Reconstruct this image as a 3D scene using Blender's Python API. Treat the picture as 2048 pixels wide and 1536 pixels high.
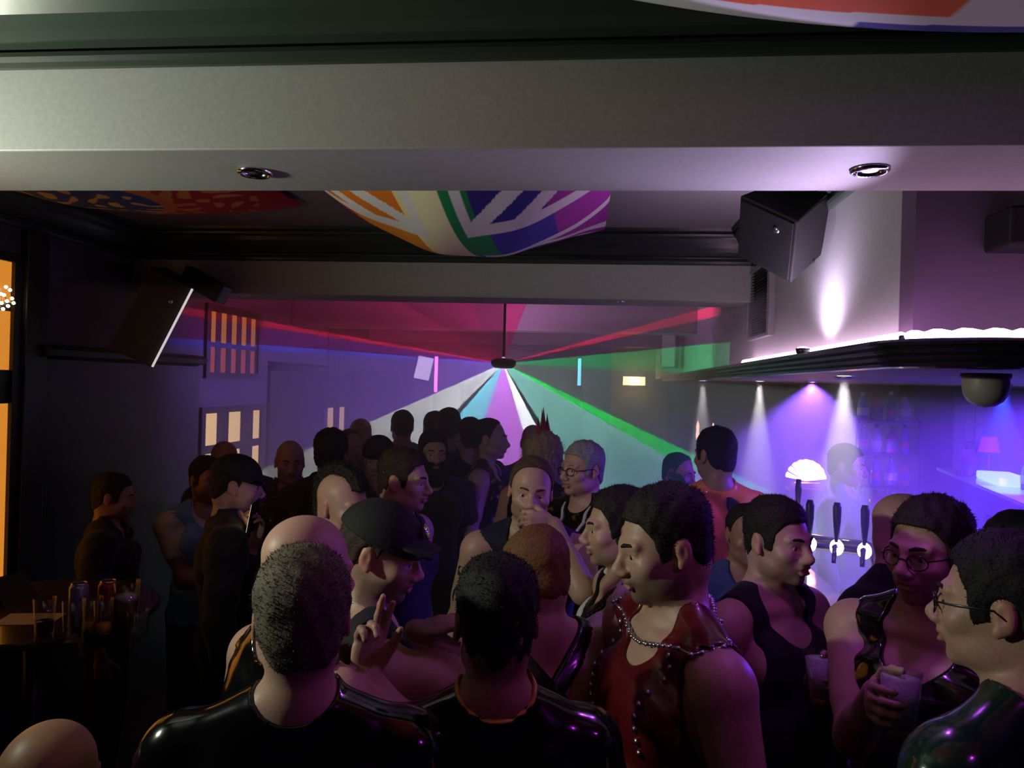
import bpy, bmesh, math, random
import numpy as np
from mathutils import Vector, Matrix

for o in list(bpy.data.objects):
    bpy.data.objects.remove(o, do_unlink=True)
SC = bpy.context.scene
COL = SC.collection

# ------------------------------------------------------------------ camera
FPX = 1538.0
YAW = math.radians(6.3)
ROLL = math.radians(1.6)
CAMP = np.array([0.0, 0.0, 2.06])
_F = np.array([-math.sin(YAW), math.cos(YAW), 0.0])
_R = np.array([math.cos(YAW), math.sin(YAW), 0.0])
_U = np.array([0.0, 0.0, 1.0])
_CX = _R * math.cos(ROLL) + _U * math.sin(ROLL)
_CU = -_R * math.sin(ROLL) + _U * math.cos(ROLL)
cam = bpy.data.cameras.new('camera')
cam.sensor_width = 36.0
cam.lens = 36.0 * FPX / 2048.0
cam.clip_start = 0.05
cam.clip_end = 60
camo = bpy.data.objects.new('camera', cam)
COL.objects.link(camo)
camo.matrix_world = Matrix(((_CX[0], _CU[0], -_F[0], CAMP[0]), (_CX[1], _CU[1], -_F[1], CAMP[1]),
                            (_CX[2], _CU[2], -_F[2], CAMP[2]), (0, 0, 0, 1)))
SC.camera = camo


def ray(x, y):
    return _F + _CX * (x - 1024) / FPX - _CU * (y - 768) / FPX


def atz(x, y, z):
    d = ray(x, y)
    return CAMP + d * ((z - CAMP[2]) / d[2])


def aty(x, y, Y):
    d = ray(x, y)
    return CAMP + d * (Y / d[1])


def atx(x, y, X):
    d = ray(x, y)
    return CAMP + d * (X / d[0])


def atd(x, y, D):
    return CAMP + ray(x, y) * D


# ------------------------------------------------------------------ world, exposure
SC.view_settings.view_transform = 'Standard'
SC.view_settings.look = 'None'
SC.view_settings.exposure = 0.0
SC.view_settings.gamma = 1.0
SC.view_settings.use_curve_mapping = False
W = bpy.data.worlds.new('night')
SC.world = W
W.use_nodes = True
W.node_tree.nodes['Background'].inputs[0].default_value = (0.004, 0.003, 0.005, 1)
W.node_tree.nodes['Background'].inputs[1].default_value = 0.3
SC.cycles.max_bounces = 4
SC.cycles.diffuse_bounces = 2
SC.cycles.glossy_bounces = 3
SC.cycles.transmission_bounces = 4
SC.cycles.transparent_max_bounces = 8
SC.cycles.volume_bounces = 0
SC.cycles.sample_clamp_indirect = 2.0
SC.cycles.caustics_reflective = False
SC.cycles.caustics_refractive = False
SC.cycles.use_denoising = True
SC.cycles.use_adaptive_sampling = True
SC.cycles.adaptive_threshold = 0.05

# ------------------------------------------------------------------ helpers


def srgb(r, g, b):
    f = lambda c: c / 12.92 if c <= 0.04045 else ((c + 0.055) / 1.055) ** 2.4
    return (f(r / 255.0), f(g / 255.0), f(b / 255.0))


_M = {}


def mat(name, col, rough=0.6, metal=0.0, emit=None, es=0.0, coat=0.0, bump=0.0, bscale=60.0, var=0.0,
        trans=0.0, ior=1.45, attr=None, sheen=0.0, alpha=None):
    if name in _M:
        return _M[name]
    m = bpy.data.materials.new(name)
    m.use_nodes = True
    nt = m.node_tree
    b = nt.nodes['Principled BSDF']
    b.inputs['Base Color'].default_value = (*col, 1)
    b.inputs['Roughness'].default_value = rough
    b.inputs['Metallic'].default_value = metal
    b.inputs['IOR'].default_value = ior
    if coat:
        b.inputs['Coat Weight'].default_value = coat
        b.inputs['Coat Roughness'].default_value = 0.08
    if sheen:
        b.inputs['Sheen Weight'].default_value = sheen
    if trans:
        b.inputs['Transmission Weight'].default_value = trans
    if emit is not None:
        b.inputs['Emission Color'].default_value = (*emit, 1)
        b.inputs['Emission Strength'].default_value = es
    src = None
    if attr:
        a = nt.nodes.new('ShaderNodeAttribute')
        a.attribute_name = attr
        src = a.outputs['Color']
    if var or bump:
        tc = nt.nodes.new('ShaderNodeTexCoord')
        n = nt.nodes.new('ShaderNodeTexNoise')
        n.inputs['Scale'].default_value = bscale
        n.inputs['Detail'].default_value = 4
        nt.links.new(tc.outputs['Object'], n.inputs['Vector'])
    if var:
        mx = nt.nodes.new('ShaderNodeMixRGB')
        mx.blend_type = 'MULTIPLY'
        mx.inputs[0].default_value = 1.0
        rp = nt.nodes.new('ShaderNodeMapRange')
        rp.inputs['From Min'].default_value = 0.3
        rp.inputs['From Max'].default_value = 0.7
        rp.inputs['To Min'].default_value = 1 - var
        rp.inputs['To Max'].default_value = 1 + var * 0.5
        nt.links.new(n.outputs['Fac'], rp.inputs['Value'])
        if src is not None:
            nt.links.new(src, mx.inputs[1])
        else:
            mx.inputs[1].default_value = (*col, 1)
        nt.links.new(rp.outputs[0], mx.inputs[2])
        src = mx.outputs[0]
    if src is not None:
        nt.links.new(src, b.inputs['Base Color'])
    if bump:
        bp = nt.nodes.new('ShaderNodeBump')
        bp.inputs['Strength'].default_value = bump
        bp.inputs['Distance'].default_value = 0.004
        nt.links.new(n.outputs['Fac'], bp.inputs['Height'])
        nt.links.new(bp.outputs[0], b.inputs['Normal'])
    _M[name] = m
    return m


def link(name, me, m=None, parent=None, smooth=False):
    o = bpy.data.objects.new(name, me)
    COL.objects.link(o)
    if m is not None:
        if isinstance(m, (list, tuple)):
            for q in m:
                me.materials.append(q)
        else:
            me.materials.append(m)
    if parent is not None:
        o.parent = parent
    if smooth and len(me.polygons):
        me.polygons.foreach_set('use_smooth', np.ones(len(me.polygons), dtype=bool))
    return o


def tag(o, label=None, cat=None, group=None, kind=None):
    if label:
        o['label'] = label
    if cat:
        o['category'] = cat
    if group:
        o['group'] = group
    if kind:
        o['kind'] = kind
    return o


def empty(name, loc=(0, 0, 0), rz=0.0):
    o = bpy.data.objects.new(name, None)
    o.empty_display_size = 0.1
    COL.objects.link(o)
    o.location = loc
    o.rotation_euler = (0, 0, rz)
    return o


class MB:
    """collects simple shapes into one mesh"""

    def __init__(s):
        s.v = []
        s.f = []

    def add(s, vs, fs, M=None):
        k = len(s.v)
        if M is not None:
            vs = [tuple(M @ Vector(p)) for p in vs]
        s.v += [tuple(p) for p in vs]
        s.f += [tuple(i + k for i in q) for q in fs]
        return s

    def box(s, x0, x1, y0, y1, z0, z1, M=None):
        v = [(x0, y0, z0), (x1, y0, z0), (x1, y1, z0), (x0, y1, z0), (x0, y0, z1), (x1, y0, z1), (x1, y1, z1), (x0, y1, z1)]
        f = [(0, 3, 2, 1), (4, 5, 6, 7), (0, 1, 5, 4), (1, 2, 6, 5), (2, 3, 7, 6), (3, 0, 4, 7)]
        return s.add(v, f, M)

    def lathe(s, prof, n=20, c=(0, 0, 0), M=None, cap=True):
        vs, fs = [], []
        for (r, z) in prof:
            for i in range(n):
                a = 2 * math.pi * i / n
                vs.append((c[0] + r * math.cos(a), c[1] + r * math.sin(a), c[2] + z))
        for j in range(len(prof) - 1):
            for i in range(n):
                i2 = (i + 1) % n
                fs.append((j * n + i, j * n + i2, (j + 1) * n + i2, (j + 1) * n + i))
        if cap:
            fs.append(tuple(range(n - 1, -1, -1)))
            fs.append(tuple((len(prof) - 1) * n + i for i in range(n)))
        return s.add(vs, fs, M)

    def tube(s, pts, r, n=8, closed=False):
        pts = [Vector(p) for p in pts]
        N = len(pts)
        rr = r if isinstance(r, (list, tuple)) else [r] * N
        vs, fs = [], []
        up = Vector((0, 0, 1))
        for i, p in enumerate(pts):
            a = pts[(i - 1) % N] if (closed or i > 0) else p
            b = pts[(i + 1) % N] if (closed or i < N - 1) else p
            t = (b - a).normalized()
            u = t.cross(up)
            if u.length < 1e-3:
                u = t.cross(Vector((0, 1, 0)))
            u.normalize()
            w = t.cross(u).normalized()
            for k in range(n):
                q = 2 * math.pi * k / n
                vs.append(p + (u * math.cos(q) + w * math.sin(q)) * rr[i])
        for i in range(N if closed else N - 1):
            j = (i + 1) % N
            for k in range(n):
                k2 = (k + 1) % n
                fs.append((i * n + k, j * n + k, j * n + k2, i * n + k2))
        if not closed:
            fs.append(tuple(range(n)))
            fs.append(tuple((N - 1) * n + k for k in range(n - 1, -1, -1)))
        return s.add(vs, fs)

    def prism(s, poly, axis, a0, a1):
        """extrude a 2-D polygon along an axis ('x','y','z')"""
        n = len(poly)

        def P(u, w, a):
            return {'x': (a, u, w), 'y': (u, a, w), 'z': (u, w, a)}[axis]
        vs = [P(u, w, a0) for u, w in poly] + [P(u, w, a1) for u, w in poly]
        fs = [tuple(range(n)), tuple(range(2 * n - 1, n - 1, -1))]
        for i in range(n):
            j = (i + 1) % n
            fs.append((i, i + n, j + n, j))
        return s.add(vs, fs)

    def ball(s, c, r, n=12, m=8, sc=(1, 1, 1)):
        vs, fs = [], []
        for j in range(m + 1):
            th = math.pi * j / m
            for i in range(n):
                a = 2 * math.pi * i / n
                vs.append((c[0] + r * sc[0] * math.sin(th) * math.cos(a), c[1] + r * sc[1] * math.sin(th) * math.sin(a),
                           c[2] + r * sc[2] * math.cos(th)))
        for j in range(m):
            for i in range(n):
                i2 = (i + 1) % n
                fs.append((j * n + i, (j + 1) * n + i, (j + 1) * n + i2, j * n + i2))
        return s.add(vs, fs)

    def build(s, name, m=None, parent=None, smooth=False, bevel=0.0):
        me = bpy.data.meshes.new(name)
        me.from_pydata(s.v, [], s.f)
        if bevel:
            bm = bmesh.new()
            bm.from_mesh(me)
            bmesh.ops.recalc_face_normals(bm, faces=bm.faces)
            bmesh.ops.bevel(bm, geom=list(bm.edges), offset=bevel, segments=2, affect='EDGES', profile=0.5)
            bm.to_mesh(me)
            bm.free()
        else:
            bm = bmesh.new()
            bm.from_mesh(me)
            bmesh.ops.recalc_face_normals(bm, faces=bm.faces)
            bm.to_mesh(me)
            bm.free()
        o = link(name, me, m, parent, smooth)
        return o


def struct(o):
    o['kind'] = 'structure'
    return o


def spot(name, loc, target, col, watt, ang=60, blend=0.4, rad=0.03, parent=None):
    l = bpy.data.lights.new(name, 'SPOT')
    l.energy = watt
    l.color = col
    l.spot_size = math.radians(ang)
    l.spot_blend = blend
    l.shadow_soft_size = rad
    o = bpy.data.objects.new(name, l)
    COL.objects.link(o)
    o.location = loc
    d = Vector(target) - Vector(loc)
    o.rotation_euler = d.to_track_quat('-Z', 'Y').to_euler()
    if parent:
        o.parent = parent
        o.matrix_parent_inverse = Matrix.Identity(4)
        o.location = Vector(loc) - Vector(parent.location)
    return o


def point(name, loc, col, watt, rad=0.05, parent=None):
    l = bpy.data.lights.new(name, 'POINT')
    l.energy = watt
    l.color = col
    l.shadow_soft_size = rad
    o = bpy.data.objects.new(name, l)
    COL.objects.link(o)
    o.location = loc
    if parent:
        o.parent = parent
        o.location = Vector(loc) - Vector(parent.location)
    return o
# ================================================================== THE ROOM
LW, BW, FW_ = -2.8, 0.85, 11.5          # left wall x, bulkhead x, far wall y
CEIL, SOFF = 2.92, 2.56
BARX = 5.2                               # wall behind the bar
m_paint = mat('grey paint', (0.34, 0.34, 0.34), 0.55, bump=0.08, bscale=90, var=0.08)
m_paintdk = mat('dark grey paint', (0.13, 0.13, 0.14), 0.6, bump=0.08, bscale=90, var=0.08)
m_ceil = mat('ceiling paint', (0.22, 0.21, 0.22), 0.6, bump=0.05, bscale=40, var=0.06)
m_cornice = mat('dark green gloss paint', (0.030, 0.042, 0.034), 0.30, bump=0.06, bscale=14)
m_black = mat('black paint', (0.006, 0.006, 0.007), 0.45)
m_wood = mat('dark stained timber', (0.016, 0.011, 0.009), 0.4, bump=0.1, bscale=30, var=0.3)
m_blackpl = mat('black plastic', (0.008, 0.008, 0.009), 0.4)
m_chrome = mat('chrome', (0.8, 0.8, 0.82), 0.12, 1.0)
m_steel = mat('brushed steel', (0.5, 0.5, 0.52), 0.3, 1.0)
m_brass = mat('brass', (0.75, 0.5, 0.2), 0.25, 1.0)
m_floor = mat('dark worn floorboards', (0.02, 0.014, 0.01), 0.35, bump=0.1, bscale=8, var=0.3)

struct(MB().box(LW - 0.3, BARX + 0.3, -2.6, FW_ + 0.3, -0.1, 0.0).build('floor', m_floor))
struct(MB().box(LW - 0.3, BARX + 0.3, -2.6, FW_ + 0.3, CEIL, CEIL + 0.1).build('ceiling', m_ceil))
struct(MB().box(LW - 0.3, BARX + 0.3, FW_, FW_ + 0.15, 0, CEIL).build('wall_far', m_paintdk))
struct(MB().box(LW - 0.3, BARX + 0.3, -2.6, -2.45, 0, CEIL).build('wall_rear', m_paintdk))
struct(MB().box(BARX, BARX + 0.15, -2.45, FW_, 0, CEIL).build('wall_right', m_paintdk))

# left wall with real openings for the windows
openings = [(2.2, 3.44, 1.02, 2.62), (5.2, 6.22, 1.0, 1.83), (5.24, 6.12, 2.04, 2.58),
            (7.70, 8.45, 1.0, 1.80), (7.75, 8.40, 2.04, 2.56)]
ysp = sorted({-2.45, FW_, *[o[0] for o in openings], *[o[1] for o in openings]})
zsp = sorted({0.0, CEIL, *[o[2] for o in openings], *[o[3] for o in openings]})
wl = MB()
wlu = MB()
for a, b in zip(ysp[:-1], ysp[1:]):
    run = None
    for c, d in zip(zsp[:-1], zsp[1:]):
        ym, zm = (a + b) / 2, (c + d) / 2
        if any(o[0] < ym < o[1] and o[2] < zm < o[3] for o in openings):
            continue
        wl.box(LW - 0.12, LW, a, b, c, d)
struct(wl.build('wall_left', mat('charcoal wall paint', (0.055, 0.056, 0.062), 0.6, bump=0.08, bscale=90, var=0.08)))
# black panelling of the lower left wall, with dado rail
pan = MB()
for a, b in ((3.56, 5.12), (6.30, 7.62), (8.53, FW_)):
    pan.box(LW + 0.002, LW + 0.03, a, b, 0.0, 2.12)
struct(pan.build('trim_1', m_black))
rail = MB()
for a, b in ((3.56, 5.12), (6.30, 7.62), (8.53, FW_)):
    rail.prism([(LW + 0.002, 2.12), (LW + 0.07, 2.14), (LW + 0.09, 2.17), (LW + 0.07, 2.19), (LW + 0.002, 2.20)], 'y', a, b)
struct(rail.build('trim_2', m_black))

# beams
def beam(name, y0, y1, z0, x1):
    return struct(MB().box(LW, x1, y0, y1, z0, CEIL).build(name, m_paint, bevel=0.004))

beam('trim_15', 1.62, 1.98, SOFF, BARX)
beam('trim_16', 4.35, 4.68, SOFF - 0.01, BW)
beam('trim_17', 6.80, 7.10, SOFF - 0.02, BW)
beam('trim_18', 9.2, 9.5, SOFF - 0.02, BW)

# cornices: one profile (out from wall, height) swept along each side of the coffers
PROF = [(0.0, 2.745), (0.012, 2.745), (0.024, 2.752), (0.029, 2.763), (0.026, 2.774), (0.014, 2.780), (0.016, 2.786),
        (0.040, 2.793), (0.068, 2.806), (0.095, 2.825), (0.116, 2.848), (0.128, 2.868), (0.134, 2.873), (0.146, 2.880),
        (0.150, 2.890), (0.145, 2.899), (0.158, 2.905), (0.165, CEIL), (0.0, CEIL)]


def cornice_y(name, x, sgn, y0, y1):
    return struct(MB().prism([(x + sgn * p, z) for p, z in PROF], 'y', y0, y1).build(name, m_cornice))


def cornice_x(name, y, sgn, x0, x1):
    return struct(MB().prism([(y + sgn * p, z) for p, z in PROF], 'x', x0, x1).build(name, m_cornice))


cornice_x('trim_3', 1.62, -1, LW, BARX)
cornice_x('trim_4', 4.35, -1, LW, BW)
cornice_x('trim_5', 1.98, 1, LW, BW)
cornice_y('trim_6', LW, 1, 1.98, 4.35)
cornice_y('trim_7', BW, -1, 1.98, 4.35)
cornice_y('trim_8', LW, 1, -2.45, 1.62)

# bulkhead over the bar and the bar ceiling with its canopy edge
struct(MB().box(BW, BW + 0.1, 2.3, FW_, 2.19, CEIL).build('wall_bulkhead', m_paint))
m_purplewall = mat('plum painted wall', (0.10, 0.06, 0.11), 0.6, bump=0.1, bscale=60)
struct(MB().box(BW, BARX, 2.2, 2.2995, 2.19, CEIL).build('wall_front', m_purplewall))
m_soffit = mat('bar soffit paint', (0.5, 0.45, 0.48), 0.5)
# canopy: plan outline with a rounded corner
CX0, CY0, CZ0, CZ1 = 0.765, 1.93, 2.14, 2.19
arc = []
rc = 0.22
for i in range(9):
    a = math.pi + (math.pi / 2) * i / 8
    arc.append((CX0 + rc + rc * math.cos(a), CY0 + rc + rc * math.sin(a)))
outl = [(CX0, 9.0)] + arc + [(BARX, CY0)]
poly = outl + [(BARX, 9.0)]
struct(MB().prism(poly, 'z', CZ0, CZ1).build('ceiling_bar', m_soffit))
# ribbed edge moulding, swept along the outline
m_canopy = mat('black lacquered moulding', (0.012, 0.014, 0.014), 0.18, coat=0.4)
EP = [(0.0, 2.128), (0.010, 2.132), (0.014, 2.140), (0.010, 2.146), (0.020, 2.149), (0.024, 2.156), (0.019, 2.162),
      (0.030, 2.166), (0.034, 2.174), (0.029, 2.181), (0.042, 2.185), (0.046, 2.193), (0.040, 2.200), (0.0, 2.200)]


def sweep(name, pts, prof, m, outward=1):
    mb = MB()
    vs, fs = [], []
    n = len(prof)
    P = [Vector((p[0], p[1], 0)) for p in pts]
    for i, p in enumerate(P):
        a = P[max(i - 1, 0)]
        b = P[min(i + 1, len(P) - 1)]
        t = (b - a).normalized()
        nn = Vector((t.y, -t.x, 0)) * outward
        for (o_, z) in prof:
            vs.append((p.x + nn.x * o_, p.y + nn.y * o_, z))
    for i in range(len(P) - 1):
        for k in range(n):
            k2 = (k + 1) % n
            fs.append((i * n + k, i * n + k2, (i + 1) * n + k2, (i + 1) * n + k))
    fs.append(tuple(range(n)))
    fs.append(tuple((len(P) - 1) * n + k for k in range(n)))
    mb.add(vs, fs)
    return mb.build(name, m)


struct(sweep('trim_9', outl, EP, m_canopy, outward=1))
# ================================================================== WINDOWS ON THE LEFT
def glow(name, col, s):
    return mat(name, (0.02, 0.02, 0.02), 0.3, emit=col, es=s)


m_warm1 = glow('lamp-lit cream blind', srgb(252, 205, 150), 1.0)
m_warm2 = glow('lamp-lit amber glass', srgb(222, 132, 48), 0.62)
m_warm3 = glow('lamp-lit coral glass', srgb(205, 95, 70), 0.5)
m_warm4 = glow('lamp-lit ochre pane', srgb(226, 140, 46), 0.85)
m_pale = glow('dim lilac glass', srgb(150, 120, 190), 0.12)


def window(name, y0, y1, z0, z1, panes, x=LW):
    root = empty(name, (x, (y0 + y1) / 2, z0))
    root['kind'] = 'structure'
    yc = (y0 + y1) / 2
    fr = MB()
    w = 0.045
    fr.box(-0.09, 0.02, y0 - yc - 0.01, y0 - yc + w, 0, z1 - z0)
    fr.box(-0.09, 0.02, y1 - yc - w, y1 - yc + 0.01, 0, z1 - z0)
    fr.box(-0.09, 0.02, y0 - yc + w, y1 - yc - w, 0, w)
    fr.box(-0.09, 0.02, y0 - yc + w, y1 - yc - w, z1 - z0 - w, z1 - z0)
    fr.build('window_frame', m_wood, root)
    # solid timber field between the panes
    ys = sorted({y0 + w, y1 - w, *[p[0] for p in panes], *[p[1] for p in panes]})
    zs = sorted({z0 + w, z1 - w, *[p[2] for p in panes], *[p[3] for p in panes]})
    mu = MB()
    for a, b in zip(ys[:-1], ys[1:]):
        for c, d in zip(zs[:-1], zs[1:]):
            if any(p[0] < (a + b) / 2 < p[1] and p[2] < (c + d) / 2 < p[3] for p in panes):
                continue
            mu.box(-0.05, 0.005, a - yc, b - yc, c - z0, d - z0)
    mu.build('mullion', m_wood, root)
    for (a, b, c, d, m) in panes:
        MB().box(-0.010, 0.001, a - yc, b - yc, c - z0, d - z0).build('pane', m, root)
    return root


# upper and lower windows, second bay
pn = []
for i in range(5):
    a = 5.30 + i * 0.165
    pn.append((a, a + 0.085, 2.305, 2.53, m_warm2))
    pn.append((a, a + 0.085, 2.085, 2.27, m_warm3))
window('window_1', 5.24, 6.12, 2.04, 2.58, pn)
window('window_2', 5.2, 6.22, 1.0, 1.83,
       [(5.245, 5.44, 1.55, 1.80, m_warm1), (5.62, 5.82, 1.55, 1.80, m_warm1), (6.04, 6.165, 1.55, 1.80, m_warm1),
        (5.245, 5.44, 1.05, 1.49, m_warm1), (5.62, 5.82, 1.05, 1.49, m_warm1), (6.04, 6.165, 1.05, 1.49, m_warm1)])
window('window_3', 7.75, 8.40, 2.04, 2.56,
       [(7.83 + i * 0.17, 7.91 + i * 0.17, 2.10, 2.50, m_pale) for i in range(3)])
window('window_4', 7.70, 8.45, 1.0, 1.80,
       [(7.80, 7.98, 1.50, 1.76, m_warm1), (8.17, 8.34, 1.50, 1.76, m_warm1), (7.80, 7.98, 1.05, 1.44, m_warm1),
        (8.17, 8.34, 1.05, 1.44, m_warm1)])
window('window_5', 2.2, 3.44, 1.02, 2.62,
       [(2.45, 3.40, 1.06, 1.90, m_warm4), (2.45, 3.40, 2.06, 2.34, m_warm4), (2.45, 3.40, 2.38, 2.58, m_warm4)])
# heavy dark post beside the near window
struct(MB().box(LW - 0.1, LW + 0.04, 3.452, 3.60, 0, 2.75).build('trim_10', m_wood, bevel=0.006))
# fairy lights hung in the near window
fl = empty('fairy_lights', (LW + 0.05, 3.3, 2.45))
tag(fl, 'cluster of warm fairy lights hanging in the amber window at left', 'fairy lights')
m_bulb = mat('fairy bulb', (0.1, 0.08, 0.05), 0.3, emit=srgb(255, 225, 180), es=9.0)
wire = []
for (px, py) in ((8, 590), (14, 602), (3, 606), (20, 580), (24, 597), (6, 618), (16, 612), (27, 606), (12, 574), (2, 588)):
    p = atx(px, py, LW + 0.03)
    c = (p[0] - fl.location.x, p[1] - fl.location.y, p[2] - fl.location.z)
    MB().ball(c, 0.008, 8, 6).build('bulb', m_bulb, fl, True)
    wire.append(c)
MB().tube([wire[8], wire[3], wire[4], wire[7], wire[6], wire[1], wire[0], wire[9], wire[2], wire[5]], 0.0015, 5).build('wire', m_blackpl, fl)

# ================================================================== LIGHT FITTINGS
m_lens = mat('lamp lens lilac', (0.1, 0.1, 0.1), 0.2, emit=srgb(225, 195, 255), es=1.6)
m_lensoff = mat('lamp lens off', (0.05, 0.05, 0.05), 0.1, coat=0.5)


def downlight(loc, label, lens, r=0.042):
    root = empty('downlight', loc)
    tag(root, label, 'downlight')
    MB().lathe([(r, 0.0), (r, -0.004), (r * 0.86, -0.009), (r * 0.76, -0.006), (r * 0.72, 0.0)], 28, cap=False).build('rim', m_chrome, root, True)
    MB().lathe([(r * 0.72, 0.0), (r * 0.5, 0.012), (r * 0.05, 0.016)], 24, cap=False).build('reflector', m_chrome, root, True)
    MB().lathe([(r * 0.45, -0.001), (r * 0.4, -0.004), (0.001, -0.006)], 20, cap=False).build('bulb', lens, root, True)
    return root


pl = atz(510, 343, SOFF)
pr = atz(1740, 338, SOFF)
downlight((pl[0], pl[1], SOFF - 0.001), 'unlit chrome downlight in the grey beam above the crowd', m_lensoff)
downlight((pr[0], pr[1], SOFF - 0.001), 'chrome downlight glowing lilac in the right end of the beam', m_lens)
p2 = atz(1240, 603, SOFF - 0.01)
downlight((p2[0], p2[1], SOFF - 0.011), 'small downlight in the second beam near the middle of the room', m_lensoff, 0.04)

# white strip lights that run on top of the canopy: a rope of bulbs
m_rope = mat('rope light tube', (0.8, 0.8, 0.8), 0.3, emit=srgb(255, 205, 250), es=11.0)
rope = empty('rope_light', (0.83, 3.2, 2.2))
tag(rope, 'glowing pinkish white rope light lying on top of the bar canopy', 'rope light')
ip = []
for (x, y) in outl:
    ip.append((x, y))
rp_ = [(0.80, 4.35), (0.80, 3.4), (0.80, 2.6), (0.80, 2.25)]
for i in range(7):
    a = math.pi + (math.pi / 2) * i / 6
    rp_.append((0.80 + 0.17 + 0.17 * math.cos(a), 1.97 + 0.17 + 0.17 * math.sin(a)))
rp_ += [(1.2, 1.97), (1.6, 1.97), (2.2, 1.97), (3.0, 1.97)]
# resample, lumpy radius
rs = []
for a, b in zip(rp_[:-1], rp_[1:]):
    n = max(1, int(math.hypot(b[0] - a[0], b[1] - a[1]) / 0.018))
    for i in range(n):
        rs.append((a[0] + (b[0] - a[0]) * i / n - 0.83, a[1] + (b[1] - a[1]) * i / n - 3.2, 0.013))
MB().tube(rs, [0.0125 + 0.004 * math.sin(i * 2.1) for i in range(len(rs))], 8).build('tube', m_rope, rope, True)
for i in range(0, len(rs), 60):
    MB().box(rs[i][0] - 0.006, rs[i][0] + 0.006, rs[i][1] - 0.006, rs[i][1] + 0.006, -0.001, 0.004).build('clip', m_blackpl, rope)
# a small uplighter standing on the canopy where the photo is brightest
upx = atx(1650, 690, 0.83)
up = empty('uplighter', (0.752, float(upx[1]), 2.2005))
tag(up, 'blazing white uplighter on the canopy against the grey bulkhead', 'uplighter')
MB().lathe([(0.02, 0), (0.024, 0.004), (0.026, 0.02), (0.022, 0.022)], 16).build('housing', m_blackpl, up, True)
MB().lathe([(0.021, 0.0225), (0.012, 0.026), (0.001, 0.027)], 16, cap=False).build('lens', mat('uplighter lens', (0.9, 0.9, 0.9), 0.3, emit=srgb(255, 225, 255), es=60), up, True)
spot('uplighter_beam', (0.742, float(upx[1]), 2.235), (0.80, float(upx[1]), 2.8), srgb(238, 215, 255), 26.0, 150, 1.0, 0.02)

up_fill = empty('uplighter', (0.80, 2.12, 2.2005))  # added lamp, stands in for rope light reaching the beam soffit
tag(up_fill, 'small uplighter added at the canopy corner to brighten the beam soffit', 'uplighter')
MB().lathe([(0.012, 0), (0.015, 0.004), (0.015, 0.014), (0.012, 0.016)], 14).build('housing', m_blackpl, up_fill, True)
MB().lathe([(0.0115, 0.0165), (0.006, 0.019), (0.001, 0.02)], 14, cap=False).build('lens', mat('uplighter lens', (0.9, 0.9, 0.9), 0.3), up_fill, True)  # lens of the added lamp
spot('uplighter_beam', (0.735, 2.07, 2.25), (0.28, 1.76, 2.56), srgb(225, 200, 255), 30.0, 72, 1.0, 0.015)

# ------------------------------------------------------------------ downlights in the bar soffit
m_spotW = mat('white spot lens', (0.8, 0.8, 0.8), 0.3, emit=(1, 0.96, 0.95), es=20)
m_spotB = mat('blue spot lens', (0.2, 0.2, 0.8), 0.3, emit=srgb(60, 90, 255), es=14)
m_spotP = mat('violet spot lens', (0.5, 0.2, 0.8), 0.3, emit=srgb(120, 70, 255), es=6)


def barspot(x, y, z, lens, col, w, label, ang=20, rad=0.02):
    r = empty('bar_spotlight', (x, y, z))
    tag(r, label, 'spotlight')
    MB().lathe([(0.045, 0), (0.045, -0.004), (0.036, -0.012), (0.03, -0.004)], 18, cap=False).build('rim', m_chrome, r, True)
    MB().lathe([(0.03, -0.002), (0.02, -0.006), (0.001, -0.008)], 16, cap=False).build('lens', lens, r, True)
    spot('bar_spot_beam', (x, y, z - 0.02), (x, y, 0), col, w, ang, 0.35, rad)
    return r


wcol = (1.0, 0.93, 0.94)
barspot(1.14, 3.72, CZ0 - 0.001, m_spotW, wcol, 330, 'white spotlight in the bar soffit above the beer taps', 30)
barspot(1.35, 6.6, CZ0 - 0.001, m_spotW, wcol, 600, 'white spotlight in the bar soffit behind the orange shirt', 24)
barspot(0.98, 7.3, CZ0 - 0.001, m_spotW, wcol, 420, 'farthest white spotlight in the bar soffit', 22)
barspot(1.45, 5.4, CZ0 - 0.001, m_spotP, srgb(135, 85, 255), 330, 'violet spotlight between the white ones in the bar soffit', 120)
barspot(2.37, 4.8, CZ0 - 0.001, m_spotB, srgb(40, 70, 255), 420, 'bright blue spotlight at the right end of the bar', 40)
barspot(2.55, 3.9, CZ0 - 0.001, m_spotP, srgb(105, 45, 255), 650, 'added violet wash light, out of view over the right end of the counter', 178, 0.05)  # added lamp out of view, fills the bar haze with violet
# lowered strip over the back of the bar with three little spots
struct(MB().box(1.8, BARX, 6.85, 7.1, 2.0, CZ0 - 0.0005).build('trim_14', m_paintdk))
for (px_, lens_, col_, w_, lb_) in ((1760, m_spotB, srgb(80, 70, 255), 60, 'small blue spot over the gantry'), (1880, m_spotW, wcol, 50, 'small white spot over the back counter'),
                                    (1926, m_spotB, srgb(80, 70, 255), 70, 'small blue spot beside the white one over the back counter')):
    q_ = aty(px_, 806, 6.97)
    barspot(float(q_[0]), 6.97, 1.999, lens_, col_, w_, lb_, 32)

# ------------------------------------------------------------------ light over the crowd
# purple wash: the lit downlight of the beam and an added magenta can in the near coffer
spot('downlight_beam', (float(pr[0]), float(pr[1]), SOFF - 0.02), (float(pr[0]) - 0.25, float(pr[1]) + 0.5, 0.5), srgb(185, 75, 245), 11, 140, 0.6, 0.04)
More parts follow.
